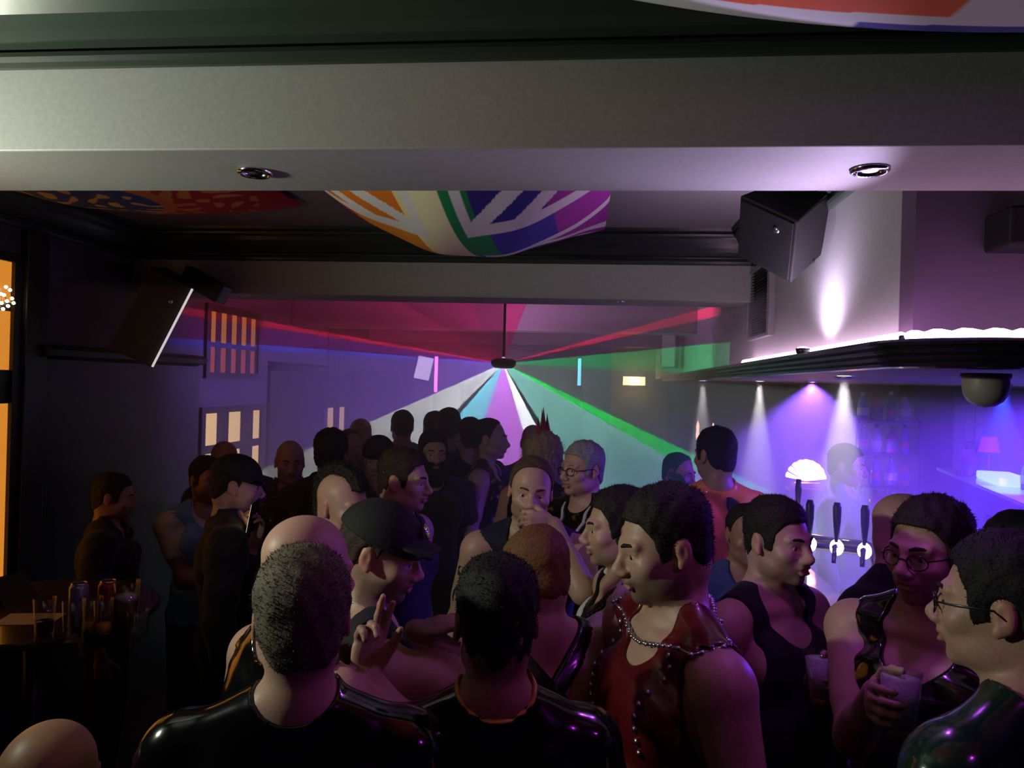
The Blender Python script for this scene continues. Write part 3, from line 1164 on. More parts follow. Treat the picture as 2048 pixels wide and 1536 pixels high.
    # ---- arms
    for sd, S_, E_, W_, h_, gv in ((1, SL, EL, WL, hL, handL), (-1, SR, ER, WR, hR, handR)):
        am = 0.75 + 0.25 * bw
        Fd.ell(S_ + np.array([sd * 0.004, 0, -0.012]), np.array((0.064, 0.066, 0.070)) * am, 0.035)
        Fd.cone(S_, E_, 0.053 * am, 0.040 * am, 0.025)
        mid = S_ * 0.5 + E_ * 0.5
        Fd.cone(S_ * 0.72 + E_ * 0.28, S_ * 0.35 + E_ * 0.65, 0.052 * am, 0.047 * am, 0.03)
        Fd.cone(E_, W_, 0.040 * am, 0.028, 0.02)
        Fd.cone(E_ * 0.85 + W_ * 0.15, E_ * 0.55 + W_ * 0.45, 0.042 * am, 0.038 * am, 0.03)
    ArmsD = Fd.D.copy()
    for sd, W_, h_, gv in ((1, WL, hL, handL), (-1, WR, hR, handR)):
        add_hand(Fd, W_, h_, sd, gv is not None)
    # ---- head
    e = lambda c, r, k=0.02, cut=False: Fd.ell((c[0] * headw, c[1], c[2]), (r[0] * headw, r[1], r[2]), k, HM, HO, cut)
    cn = lambda a, b, ra, rb, k=0.01, cut=False: Fd.cone(HM @ np.array((a[0] * headw, a[1], a[2])) + HO, HM @ np.array((b[0] * headw, b[1], b[2])) + HO, ra, rb, k, cut)
    e((0, 0.014, 0.030), (0.078, 0.098, 0.087), 0.02)
    e((0, -0.032, -0.030), (0.066, 0.066, 0.080), 0.03)
    e((0, 0.035, -0.040), (0.062, 0.066, 0.060), 0.03)
    e((0, -0.036, -0.080), (0.050, 0.050, 0.040), 0.03)
    e((0, -0.076, -0.106), (0.021, 0.017, 0.016), 0.02)
    for sd in (-1, 1):
        e((sd * 0.046, -0.062, -0.032), (0.022, 0.022, 0.020), 0.02)
        e((sd * 0.050, -0.018, -0.078), (0.016, 0.034, 0.022), 0.02)
        e((sd * 0.0325, -0.104, -0.006), (0.019, 0.018, 0.013), 0.012, True)
        cn((sd * 0.010, -0.090, 0.014), (sd * 0.046, -0.078, 0.016), 0.0105, 0.008, 0.016)
        # eyelids
        cn((sd * 0.020, -0.0885, -0.0003), (sd * 0.044, -0.082, -0.0003), 0.0042, 0.0038, 0.006)
        cn((sd * 0.021, -0.0880, -0.0170), (sd * 0.043, -0.082, -0.0160), 0.0045, 0.0040, 0.007)
        # ears
        e((sd * 0.079, 0.016, -0.010), (0.008, 0.018, 0.030), 0.008)
        e((sd * 0.081, 0.005, -0.035), (0.006, 0.009, 0.010), 0.008)
        if detail:
            e((sd * 0.090, 0.012, -0.006), (0.007, 0.008, 0.015), 0.006, True)
        e((sd * 0.014, -0.106, -0.044), (0.0105, 0.012, 0.009), 0.008)
    cn((0, -0.090, 0.008), (0, -0.116, -0.036), 0.0085, 0.0120, 0.012)
    cn((0, -0.116, -0.036), (0, -0.112, -0.043), 0.0120, 0.0110, 0.008)
    e((0, -0.092, -0.064), (0.024, 0.014, 0.011), 0.012)
    if detail:
        cn((-0.016, -0.1015, -0.0665 + 0.002), (0.016, -0.1015, -0.0665 + 0.002), 0.0055, 0.0055, 0.006)
        cn((-0.015, -0.100, -0.0785 - mouth), (0.015, -0.100, -0.0785 - mouth), 0.0065, 0.0065, 0.006)
        cn((-0.023, -0.1035, -0.0715 - mouth / 2), (0.023, -0.1035, -0.0715 - mouth / 2), 0.0028 + mouth / 2, 0.0028 + mouth / 2, 0.003, True)
    V, F = nets(Fd.D, Fd.x, Fd.y, Fd.z)
    # drop islands cannot occur: everything is joined at the trunk
    me = npmesh('body', V * s, F)
    # skin tone attribute: lips, ears, stubble, knuckles
    col = np.tile(np.array(skin), (len(V), 1))
    q = (V - HO) @ HM
    q[:, 0] /= headw
    lip = np.exp(-((q[:, 0] / 0.024) ** 4 + ((q[:, 2] + 0.072 + mouth / 2) / (0.0115 + mouth / 2)) ** 4)) * (q[:, 1] < -0.085)
    col = col * (1 - lip[:, None] * 0.65) + np.array((0.30, 0.085, 0.075)) * (skin[0] / 0.46) * lip[:, None] * 0.65
    if mouth > 0:
        ins = np.exp(-((q[:, 0] / 0.020) ** 4 + ((q[:, 2] + 0.0715 + mouth / 2) / (0.004 + mouth * 0.5)) ** 4)) * (q[:, 1] < -0.07) * (q[:, 1] > -0.096)
        col *= (1 - 0.9 * ins[:, None])
    ear = (np.abs(q[:, 0]) > 0.078) & (np.abs(q[:, 2]) < 0.06)
    col[ear] *= np.array((1.05, 0.85, 0.82))
    if stubble:
        st = np.clip((-0.048 - q[:, 2]) / 0.02, 0, 1) * np.clip((0.028 - q[:, 1]) / 0.02, 0, 1) * (q[:, 2] > -0.125) * (1 - lip)
        col *= (1 - stubble * 0.6 * st[:, None])
    a = me.color_attributes.new('tone', 'FLOAT_COLOR', 'POINT')
    a.data.foreach_set('color', np.concatenate([col, np.ones((len(V), 1))], 1).astype(np.float32).ravel())
    link('body', me, skin_mat(), root)
    # ---- eyes
    if detail:
        ew = mat('eye white', (0.55, 0.53, 0.5), 0.2, coat=0.5)
        ed = mat('iris', (0.03, 0.02, 0.015), 0.15, coat=0.5)
        for sd in (-1, 1):
            c = HM @ np.array((sd * 0.0325 * headw, -0.0768, -0.0085)) + HO
            o = MB().ball((0, 0, 0), 0.0128 * s, 14, 10).build('eye', ew, root, True)
            o.location = tuple(c * s)
            fwd = HM @ np.array((0, -1, 0))
            ir = MB().ball(tuple(fwd * 0.0098 * s), 0.0056 * s, 12, 8).build('iris', ed, o, True)
    # ---- hair, in the head frame
    def put_local(name, parts, m):
        ps = [(((Vp * np.array((headw, 1, 1))) @ HM.T + HO) * s, Fp) for Vp, Fp in parts]
        return joined(name, ps, m, root)
    hs = {0: 0.0075, 1: 0.0055, 2: 0.0042}[detail]
    gx = np.arange(-0.125, 0.126, hs)
    gy = np.arange(-0.15, 0.161, hs)
    gz = np.arange(-0.20, 0.19, hs)
    X, Y, Z = gx[:, None, None], gy[None, :, None], gz[None, None, :]

    def shell(fn):
        D = np.broadcast_to(fn(X, Y, Z), (len(gx), len(gy), len(gz))).astype(np.float32)
        D = np.array(D)
        D[[0, -1]] = 0.1
        D[:, [0, -1]] = 0.1
        D[:, :, [0, -1]] = 0.1
        return nets(D, gx, gy, gz)
    ph = HRNG.random(6) * 6

    def lump(X, Y, Z, f=70, a=0.002):
        return a * (np.sin(X * f + ph[0]) * np.sin(Y * f * 1.1 + ph[1]) + np.sin(Z * f * 1.2 + ph[2]) * np.sin((X + Y) * f * 1.7 + ph[3]))
    nst = {0: 0, 1: 900, 2: 5000}[detail]
    earcut = lambda X, Y, Z: 0.030 - np.sqrt(((np.abs(X) - 0.088) / 0.75) ** 2 + (Y - 0.014) ** 2 + ((Z + 0.012) / 1.25) ** 2)

    def hairfn(line, top, side, edge=None):
        ly, lz = LINES[line]

        def fn(X, Y, Z):
            tt = np.clip((Z - 0.03) / 0.08, 0, 1)
            d = skull(X, Y, Z) - (side + (top - side) * tt) + lump(X, Y, Z)
            reg = (np.interp(Y, ly, lz) - Z) * 0.8
            return np.maximum(np.maximum(d, reg + np.zeros_like(X)), earcut(X, Y, Z))
        return fn
    parts = None
    if hair in ('short', 'fade', 'buzz', 'high'):
        top, side = {'short': (0.015, 0.007), 'fade': (0.016, 0.003), 'buzz': (0.0065, 0.0062), 'high': (0.010, 0.005)}[hair]
        vf = shell(hairfn({'high': 'high', 'buzz': 'rec'}.get(hair, 'short'), top, side))
        parts = [vf]
        if nst:
            parts.append(strands(*vf, nst, {'short': hairlen, 'fade': hairlen, 'buzz': 0.004, 'high': 0.007}[hair], seed=len(PEOPLE)))
    elif hair == 'balding':       # horseshoe of hair round a bare crown
        h0 = hairfn('high', 0.007, 0.006)
        vf = shell(lambda X, Y, Z: np.maximum(h0(X, Y, Z), (Z - 0.085 + np.clip(-Y, -0.05, 0.08) * 0.9) * 0.8))
        parts = [vf]
        if nst:
            parts.append(strands(*vf, nst, hairlen * 0.6, seed=len(PEOPLE)))
    elif hair == 'mohawk':
        h0 = hairfn('short', 0.034, 0.026)
        vf = shell(lambda X, Y, Z: np.maximum(h0(X, Y, Z), np.abs(X) - 0.030 - lump(X, Y, Z)))
        parts = [vf]
        if nst:
            parts.append(strands(*vf, nst, 0.016, seed=len(PEOPLE)))
    elif hair == 'curly':
        h0 = hairfn('short', 0.024, 0.008)
        vf = shell(lambda X, Y, Z: h0(X, Y, Z) + lump(X, Y, Z, 160, 0.004))
        parts = [vf]
        if nst:
            parts.append(strands(*vf, nst, 0.010, seed=len(PEOPLE)))
    elif hair == 'bob':
        ly, lz = LINES['bob']

        def bobfn(X, Y, Z):
            d = smin(skull(X, Y, Z) - 0.026, np.sqrt(X ** 2 + (Y - 0.035) ** 2 + ((Z + 0.06) * 0.75) ** 2) - 0.090, 0.03) + lump(X, Y, Z, 90, 0.005)
            return np.maximum(d, (np.interp(Y, ly, lz) - Z) * 0.8 + np.zeros_like(X))
        vf = shell(bobfn)
        parts = [vf]
        if nst:
            parts.append(strands(*vf, nst * 2, 0.03, up=-1.2, seed=len(PEOPLE)))
    if parts:
        put_local('hair', parts, hair_mat(hairc))
    # ---- eyebrows, beard
    if brows and detail:
        for sd in (-1, 1):
            mb = MB().tube([(sd * 0.013, -0.1005, 0.0150), (sd * 0.026, -0.0985, 0.0205), (sd * 0.040, -0.0900, 0.0205), (sd * 0.050, -0.0800, 0.0150)],
                           [0.0030, 0.0042, 0.0036, 0.0016], 6)
            put_local('eyebrow', [(np.array(mb.v), np.array([f for f in mb.f if len(f) == 4]))], hair_mat(hairc if hairc not in ('green', 'red', 'blond') else 'brown'))
    if beard:
        th, low = {'short': (0.006, -0.125), 'full': (0.016, -0.145), 'long': (0.024, -0.19)}[beard]

        def beardfn(X, Y, Z):
            jaw = np.minimum(skull(X, Y, Z), np.sqrt((X / 1.15) ** 2 + (Y + 0.036) ** 2 + ((Z + 0.085) / 0.95) ** 2) - 0.046)
            if beard == 'long':
                jaw = smin(jaw, np.sqrt((X / 1.0) ** 2 + ((Y + 0.062) / 0.8) ** 2 + ((Z + 0.125) / 1.3) ** 2) - 0.040, 0.03)
            d = jaw - th + lump(X, Y, Z, 120, 0.0018)
            reg = np.maximum(Z + 0.044 + 0.4 * np.clip(np.abs(X) - 0.02, 0, 1) * 0 - np.clip((np.abs(X) - 0.05) * 2.2, 0, 0.05), Y - 0.022)
            mo = 0.017 - np.sqrt((X / 1.55) ** 2 + ((Y + 0.11) / 1.6) ** 2 + ((Z + 0.0725) / 0.62) ** 2)
            nose = 0.022 - np.sqrt((X / 1.0) ** 2 + (Y + 0.115) ** 2 + ((Z + 0.036)) ** 2)
            return np.maximum(np.maximum(np.maximum(d, reg), mo), np.maximum(nose, low - Z))
        vf = shell(beardfn)
        parts = [vf]
        if nst:
            parts.append(strands(*vf, nst // 2, 0.008, up=-1.5, seed=7))
        put_local('beard', parts, hair_mat(hairc))
    # ---- clothes
    wr = 0.0022 * np.sin(Fd.z * 43)[None, None, :] * np.sin(Fd.x * 37 + ph[4])[:, None, None] + 0.0015 * np.sin(Fd.z * 97 + ph[5])[None, None, :] * np.sin(Fd.y * 71)[None, :, None]
    gX, gY, gZ = Fd.x[:, None, None], Fd.y[None, :, None], Fd.z[None, None, :]

    def garment(name, off, m, cuts, zlo, zhi, wrinkle=1.0, src=None):
        C = Field(Fd.x, Fd.y, Fd.z)
        C.D = (ArmsD if src is None else src) - off - wr * wrinkle
        C.D = np.maximum(C.D, np.maximum(zlo - gZ, gZ - zhi))
        for c in cuts:
            c(C)
        v, f = nets(C.D, Fd.x, Fd.y, Fd.z)
        if len(f) == 0:
            return None
        v = soften(v, f, 2)
        return link(name, npmesh(name, v * s, f), m, root)

    def cutarm(t):
        """remove arm beyond fraction t of the upper arm (0 shoulder .. 1 elbow .. 2 wrist)"""
        def go(C):
            for S_, E_, W_, h_ in ((SL, EL, WL, hL), (SR, ER, WR, hR)):
                if t < 1:
                    a = S_ + (E_ - S_) * t
                    dv = nrm(E_ - S_)
                    if t <= 0.3:
                        C.cone(a + dv * 0.012, E_, 0.088, 0.075, 0.004, True)
                    else:
                        C.cone(a + dv * 0.068, E_, 0.068, 0.066, 0.004, True)
                    C.cone(E_, W_, 0.066, 0.058, 0.004, True)
                else:
                    a = E_ + (W_ - E_) * (t - 1)
                    C.cone(a + nrm(W_ - E_) * 0.05, W_, 0.05, 0.05, 0.004, True)
                hm = W_ + nrm(h_['u']) * 0.09
                C.cone(W_, W_ + nrm(h_['u']) * 0.19, 0.065, 0.07, 0.004, True)
        return go

    def cutneck(fr, bk, wd=0.085):
        """neckline: depth in front and behind"""
        def go(C):
            C.ell((0, -0.075 - L_ * 0.85, 1.53), (wd, 0.11, fr), 0.004, cut=True)
            C.ell((0, 0.05 - L_ * 0.85, 1.555), (wd * 0.95, 0.11, bk), 0.004, cut=True)
        return go

    def cuthole(C):
        for sd, S_ in ((1, SL), (-1, SR)):
            C.ell((sd * 0.235 * bw, -0.02 - L_ * 0.7, 1.36), (0.10, 0.16, 0.20), 0.004, cut=True)

    for t in tops:
        kind, fab = t[0], t[1]
        m = FABRICS[fab]()
        if kind == 'tee':
            garment('t_shirt', 0.009, m, [cutarm(0.55), cutneck(0.085, 0.075)], 0.86, 1.56)
        elif kind == 'rubbertee':
            garment('rubber_t_shirt', 0.006, m, [cutarm(0.62), cutneck(0.070, 0.055, 0.078)], 0.90, 1.56, 0.5)
        elif kind == 'vest':
            garment('vest', 0.008 if len(t) < 3 else t[2], m, [cutarm(0.0), cutneck(0.13, 0.09, 0.09)], 0.88, 1.56)
        elif kind == 'tank':
            garment('tank_top', 0.010, m, [cuthole, cutneck(0.18, 0.12, 0.10)], 0.88, 1.56, src=TrunkD)
        elif kind == 'shirt':
            garment('shirt', 0.011, m, [cutarm(1.9), cutneck(0.070, 0.055, 0.080)], 0.84, 1.57)
        elif kind == 'jacket':
            garment('jacket', 0.020, m, [cutarm(1.92), cutneck(0.10, 0.045, 0.080)], 0.82, 1.57, 2.0)
        elif kind == 'trunk':      # high rubber waist that leaves the chest bare
            garment('rubber_shorts', 0.007, m, [], 0.60, t[2] if len(t) > 2 else 1.12, src=TrunkD)
        elif kind == 'strap':      # flat band round the body: plane normal, offset, width
            n_, o_, w_ = np.array(nrm(t[2])), t[3], t[4]

            def band(C, n_=n_, o_=o_, w_=w_):
                pl_ = np.abs(gX * n_[0] + gY * n_[1] + (gZ - 1.3) * n_[2] - o_) - w_
                C.D = np.maximum(C.D, pl_)
                if len(t) > 5:
                    C.D = np.maximum(C.D, t[5] * gX)
            garment('strap', t[6] if len(t) > 6 else 0.011, m, [band, cutneck(0.05, 0.04, 0.075)], 0.95, 1.56, 0.0, TrunkD)
        elif kind == 'collar':
            def ring(C):
                pl_ = np.abs(gZ - (1.502 + (gY + L_ * 0.85) * 0.28)) - t[2]
                rad = np.sqrt(gX ** 2 + (gY - 0.02 + L_ * 0.85) ** 2) - 0.105
                C.D = np.maximum(np.maximum(C.D, pl_), rad)
            garment('collar', 0.010, m, [ring], 1.40, 1.60, 0.0)
        elif kind == 'neckline':   # coloured edge along a T-shirt neckline
            E_f = Field(Fd.x, Fd.y, Fd.z)
            for (yy, zz, wd_, dp_) in ((-0.075, 1.53, 0.078, 0.070), (0.05, 1.555, 0.074, 0.055)):
                E_f.ell((0, yy - L_ * 0.85, zz), (wd_ + 0.010, 0.12, dp_ + 0.010), 0.002)

            def edge_(C):
                C.D = np.maximum(C.D, E_f.D)
            garment('neckline_trim', 0.009, m, [edge_, cutneck(0.070, 0.055, 0.078)], 1.38, 1.575, 0.0)
        elif kind == 'piping':     # thin line down the chest
            for sd in (-1, 1):
                def pipe(C, sd=sd):
                    pl_ = np.abs(gX - sd * (0.055 + 0.35 * (gZ - 1.3) * 0.3) + gY * 0.0) - 0.0085
                    C.D = np.maximum(np.maximum(C.D, pl_), gY + 0.0)
                garment('piping', 0.012, m, [pipe, cutneck(0.09, 0.08)], 1.05, 1.50, 0.0, TrunkD)
        elif kind == 'stripe':     # curved panel on the back
            def pan_(C):
                rr = np.abs(np.sqrt((gX - t[2]) ** 2 + (gZ - t[3]) ** 2) - t[4]) - t[5]
                C.D = np.maximum(np.maximum(C.D, rr), -gY + 0.02)
                C.D = np.maximum(C.D, (gX - t[6]) * t[7])
            garment('stripe', 0.013, m, [pan_, cutarm(0.3), cutneck(0.09, 0.08)], 0.95, 1.48, 0.0)
    garment('trousers', 0.012, FABRICS[legs](), [], 0.07 if not seat else 0.5, 0.96 if not seat else 1.0, src=TrunkD)
    garment('shoes', 0.013, FABRICS['shoe'](), [], -0.02, 0.085, src=TrunkD) if not seat else None
    info = dict(root=root, s=s, HM=HM, HO=HO, WL=WL, WR=WR, EL=EL, ER=ER, SL=SL, SR=SR, hL=hL, hR=hR, put=put_local, shell=shell, headw=headw, Fd=Fd if extras else None)
    PEOPLE.append(root)
    for ex in extras:
        ex(info)
    info['Fd'] = None
    return info


# ---- things worn on the head
def glasses(info, m=None):
    m = mat('spectacle frame', (0.008, 0.007, 0.007), 0.25, coat=0.4)
    mb = MB()
    for sd in (-1, 1):
        pts = []
        for i in range(16):
            a = 2 * math.pi * i / 16
            pts.append((sd * (0.0335 + 0.0235 * math.cos(a)), -0.1065 + 0.010 * abs(math.cos(a) * 0.5 + 0.5) ** 2, -0.011 + 0.0175 * math.sin(a)))
        mb.tube(pts, 0.0019, 6, closed=True)
        mb.tube([(sd * 0.057, -0.098, -0.004), (sd * 0.072, -0.07, -0.002), (sd * 0.083, 0.0, 0.002), (sd * 0.084, 0.02, -0.012)], 0.0019, 6)
    mb.tube([(-0.010, -0.1085, -0.008), (0, -0.1115, -0.006), (0.010, -0.1085, -0.008)], 0.0019, 6)
    info['put']('glasses', [(np.array(mb.v), np.array([f for f in mb.f if len(f) == 4]))], m)


def cap(badge=True, back=False, m=None, beanie=False):
    def go(info):
        mm = m or mat('black cap cotton', (0.006, 0.008, 0.007), 0.8, bump=0.25, bscale=120)

        def fn(X, Y, Z):
            d = skull(X, Y, Z) - (0.017 if not beanie else 0.018)
            d = np.minimum(d, np.sqrt((X / 0.090) ** 2 + ((Y - 0.012) / 0.114) ** 2 + ((Z - 0.038) / 0.096) ** 2) * 0.09 - 0.09)
            d = np.maximum(d, (0.030 - 0.22 * (-Y)) - Z if not beanie else (0.018 - 0.1 * (-Y)) - Z)
            if not beanie:
                sg = -1.0 if back else 1.0
                yy = (Y + 0.012) * sg
                br = np.abs(Z - 0.050 + 0.16 * (np.clip(-yy - 0.08, 0, 1)) + 2.2 * X ** 2) - 0.004
                br = np.maximum(br, np.sqrt((X / 0.078) ** 2 + ((yy + 0.085) / 0.088) ** 2) * 0.078 - 0.078)
                br = np.maximum(br, yy + 0.05)
                d = np.minimum(d, br)
            return d
        info['put']('cap', [info['shell'](fn)], mm)
        if badge:
            mb = MB().lathe([(0.0, -0.003), (0.019, -0.003), (0.022, 0.0), (0.016, 0.005), (0.008, 0.0065), (0.0, 0.007)], 18,
                            M=Matrix.Translation((0.0, -0.104, 0.082)) @ Matrix.Rotation(math.radians(62), 4, 'X'), cap=False)
            info['put']('cap_badge', [(np.array(mb.v), np.array([f for f in mb.f if len(f) == 4]))], m_chrome)
    return go


def chain(info):
    Fd = info['Fd']
    pts = []
    N = 56
    for i in range(N):
        a = 2 * math.pi * i / N
        z = 1.497 - 0.045 * math.cos(a)
        k = int(np.argmin(np.abs(Fd.z - z)))
        r = 0.20
        while r > 0.04:
            x, y = r * math.sin(a), 0.02 - r * math.cos(a)
            if Fd.D[int(np.argmin(np.abs(Fd.x - x))), int(np.argmin(np.abs(Fd.y - y))), k] < 0.007:
                break
            r -= 0.003
        pts.append((r * math.sin(a) * info['s'], (0.02 - r * math.cos(a)) * info['s'], z * info['s']))
    mb = MB()
    for i, p in enumerate(pts):
        mb.ball(p, 0.0068, 8, 6, sc=(1, 1, 0.8))
        q = pts[(i + 1) % N]
        mb.tube([p, q], 0.003, 5)
    mb.build('neck_chain', m_steel, info['root'], True)


def spikes(info):
    for i, (x, y, h) in enumerate(((0.0, -0.045, 0.13), (0.004, -0.015, 0.17), (-0.004, 0.015, 0.16), (0.003, 0.045, 0.12))):
        mb = MB().lathe([(0.020, 0.0), (0.014, h * 0.3), (0.006, h * 0.7), (0.0006, h)], 8, c=(x, y, 0.10))
        info['put']('hair_spike', [(np.array(mb.v), np.array([f for f in mb.f if len(f) == 4]))], hair_mat('red'))
# ================================================================== FLAGS
def flag(name, corners, sag, colour, label, nu=240, nv=150, edge=0.35, thick=0.002):
    c = [np.array(p) for p in corners]
    U, Vv = np.meshgrid(np.linspace(0, 1, nu), np.linspace(0, 1, nv), indexing='ij')
    P = (c[0] * ((1 - U) * (1 - Vv))[..., None] + c[1] * (U * (1 - Vv))[..., None] + c[2] * (U * Vv)[..., None] + c[3] * ((1 - U) * Vv)[..., None])
    prof = (edge + (1 - edge) * np.sin(np.pi * U)) * np.sin(np.pi * Vv) + 0.0
    prof = np.sin(np.pi * U) ** 0.8 * (edge + (1 - edge) * np.sin(np.pi * Vv) ** 0.9)
    P[..., 2] -= sag * prof
    P[..., 2] -= 0.006 * np.sin(U * 23 + Vv * 9) * np.sin(np.pi * U) * np.sin(np.pi * Vv)
    V = P.reshape(-1, 3)
    i, j = np.meshgrid(np.arange(nu - 1), np.arange(nv - 1), indexing='ij')
    k = (i * nv + j).ravel()
    F = np.stack([k, k + nv, k + nv + 1, k + 1], 1)
    V2 = V + np.array([0, 0, thick])
    n = len(V)
    rim = []
    for (a, b) in [(q * nv, (q + 1) * nv) for q in range(nu - 1)] + [((q + 1) * nv + nv - 1, q * nv + nv - 1) for q in range(nu - 1)] + \
                  [(q + 1, q) for q in range(nv - 1)] + [((nu - 1) * nv + q, (nu - 1) * nv + q + 1) for q in range(nv - 1)]:
        rim.append((a, b, b + n, a + n))
    VV = np.concatenate([V, V2])
    FF = np.concatenate([F[:, ::-1], F + n, np.array(rim)])
    me = npmesh(name, VV, FF)
    cc = colour(U.ravel(), Vv.ravel())
    cc = np.concatenate([cc, cc])
    at = me.color_attributes.new('print', 'FLOAT_COLOR', 'POINT')
    at.data.foreach_set('color', np.concatenate([cc, np.ones((len(cc), 1))], 1).astype(np.float32).ravel())
    m = mat('flag cloth', (0.5, 0.5, 0.5), 0.8, attr='print', bump=0.1, bscale=300)
    o = link(name, me, m)
    tag(o, label, 'flag')
    return o


def jack(U, V):
    bands = [(0.14, srgb(205, 40, 30)), (0.40, srgb(225, 120, 20)), (0.53, srgb(238, 225, 170)), (0.60, srgb(20, 130, 70)), (0.80, srgb(40, 30, 130)), (1.01, srgb(150, 30, 150))]
    col = np.zeros((len(U), 3))
    lo = -1
    for hi, c in bands:
        col[(U >= lo) & (U < hi)] = c
        lo = hi
    white = np.array(srgb(225, 222, 228))
    x, y = (U - 0.5) * 60, (V - 0.5) * 30
    for sg in (1, -1):
        dd = np.abs(x * 30 * sg - y * 60) / math.hypot(30, 60)
        col[(dd < 3.0) & (dd > 1.0)] = white
    inner = np.minimum(np.abs(x) - 5.0, np.abs(y) - 5.0)
    core = np.minimum(np.abs(x) - 3.2, np.abs(y) - 3.2)
    col[(inner < 0) & (core >= 0)] = white
    cb = core < 0
    cc = np.zeros((len(U), 3))
    lo = -1
    for hi, c in [(0.2, srgb(215, 50, 40)), (0.40, srgb(230, 140, 30)), (0.525, srgb(240, 232, 190)), (0.62, srgb(20, 135, 75)), (0.82, srgb(60, 50, 160)), (1.01, srgb(160, 40, 160))]:
        q = (U >= lo) & (U < hi)
        cc[q] = c
        lo = hi
    col[cb] = cc[cb]
    return col


def nearjack(U, V):
    col = np.tile(np.array(srgb(222, 218, 228)), (len(U), 1))
    col[(V > 0.965 - 0.10 * (U - 0.36)) & (U > 0.36) & (U < 0.62 - 1.2 * (1 - V))] = srgb(50, 50, 150)
    col[(V < 0.955 - 0.10 * U) & (V > 0.5) & (U < 0.42)] = srgb(225, 90, 40)
    col[(U > 0.66 - (1 - V) * 0.8)] = srgb(215, 70, 60)
    return col


def crestflag(U, V):
    x, y = (U - 0.5) * 2.0, (V - 0.55) * 1.6
    r = np.hypot(x, y)
    sw = np.sin(x * 19 + 3 * np.sin(y * 13)) * np.sin(y * 17 + 3 * np.sin(x * 11))
    col = np.tile(np.array(srgb(170, 28, 34)), (len(U), 1))
    col[(r > 0.42) & (r < 0.95) & (sw > 0.15)] = srgb(200, 140, 60)
    col[(r > 0.40) & (r < 0.47)] = srgb(200, 120, 50)
    col[r <= 0.40] = srgb(40, 70, 140)
    col[(r <= 0.40) & (sw > 0.55)] = srgb(210, 190, 120)
    return col


flag('flag', [(-1.22, 2.12, 2.90), (0.06, 2.25, 2.90), (0.02, 4.10, 2.895), (-1.15, 3.95, 2.90)], 0.30, jack,
     'rainbow flag with white crosses sagging from the ceiling above the crowd', edge=0.30)
flag('flag', [(-2.75, 2.1, 2.905), (-1.45, 2.1, 2.905), (-1.45, 3.6, 2.90), (-2.62, 3.4, 2.90)], 0.16, crestflag,
     'red and gold flag with a blue centre sagging from the ceiling at left', edge=0.4)
flag('flag', [(-0.55, 0.35, 2.91), (1.9, 0.35, 2.91), (1.9, 1.42, 2.90), (-0.4, 1.42, 2.90)], 0.275, nearjack,
     'near rainbow flag slung under the ceiling at the top right edge', edge=0.75)

# ================================================================== SPEAKERS, SCREENS, VENT, DOME
def cabinet(name, M, w, dp, h, label, strip=False, taper=0.7):
    r = empty(name)
    r.matrix_world = M
    tag(r, label, 'speaker')
    pl_ = [(-w / 2, -dp / 2), (w / 2, -dp / 2), (w / 2 * taper, dp / 2), (-w / 2 * taper, dp / 2)]
    MB().prism(pl_, 'z', -h / 2, h / 2).build('cabinet', m_blackpl, r, bevel=0.006)
    g = MB().box(-w / 2 + 0.012, w / 2 - 0.012, -dp / 2 - 0.008, -dp / 2 - 0.001, -h / 2 + 0.012, h / 2 - 0.012)
    g.build('grille', mat('speaker grille', (0.01, 0.01, 0.011), 0.5, 0.3, bump=0.6, bscale=350), r)
    MB().lathe([(0.012, 0), (0.010, 0.004), (0.0, 0.005)], 12, M=Matrix.Translation((w * 0.2, -dp / 2 - 0.008, h * 0.25)) @ Matrix.Rotation(math.radians(90), 4, 'X'), cap=False).build('badge', m_steel, r, True)
    MB().box(-0.02, 0.02, dp / 2, dp / 2 + 0.10, -0.05, 0.05).build('bracket', m_blackpl, r)
    if strip:
        sm = mat('white light strip', (0.8, 0.8, 0.8), 0.4, emit=(0.85, 0.82, 0.85), es=0.75)
        MB().box(w / 2 - 0.008, w / 2 + 0.003, -dp / 2 - 0.024, -dp / 2 - 0.009, -h / 2 + 0.01, h / 2 - 0.01).build('light_strip', sm, r)
    return r


p = atx(1572, 455, 0.70)
cabinet('loudspeaker', Matrix.Translation(tuple(p)) @ Matrix.Rotation(math.radians(-62), 4, 'Z') @ Matrix.Rotation(math.radians(30), 4, 'X') @ Matrix.Rotation(math.radians(34), 4, 'Y'),
        0.27, 0.22, 0.27, 'black wall speaker tilted down from the grey bulkhead over the bar')
p = atx(1600, 505, 0.78)
MB().box(-0.04, 0.04, -0.07, 0.07, -0.05, 0.05).build('speaker_mount', m_blackpl, bevel=0.006).location = tuple(p)
tag(bpy.data.objects['speaker_mount'], 'dark mounting box behind the tilted speaker on the bulkhead', 'mounting box')
p = aty(312, 630, 4.05)
cabinet('loudspeaker', Matrix.Translation(tuple(p)) @ Matrix.Rotation(math.radians(27), 4, 'Y') @ Matrix.Rotation(math.radians(24), 4, 'Z'), 0.24, 0.26, 0.50,
        'tall black speaker tilted sideways at left with a white light strip along its edge', strip=True)
p = aty(412, 570, 4.25)
b2 = MB().box(-0.13, 0.13, -0.06, 0.06, -0.055, 0.055).build('projector', m_blackpl, bevel=0.008)
b2.matrix_world = Matrix.Translation(tuple(p)) @ Matrix.Rotation(math.radians(27), 4, 'Y')
tag(b2, 'small dark box fixed behind the tilted left speaker under the cornice', 'projector')
p = aty(2034, 460, 2.12)
b3 = MB().box(-0.05, 0.12, -0.07, 0.07, -0.05, 0.05).build('wall_projector', m_blackpl, bevel=0.008)
b3.location = tuple(p)
tag(b3, 'black box mounted high on the plum wall at the right edge', 'projector')

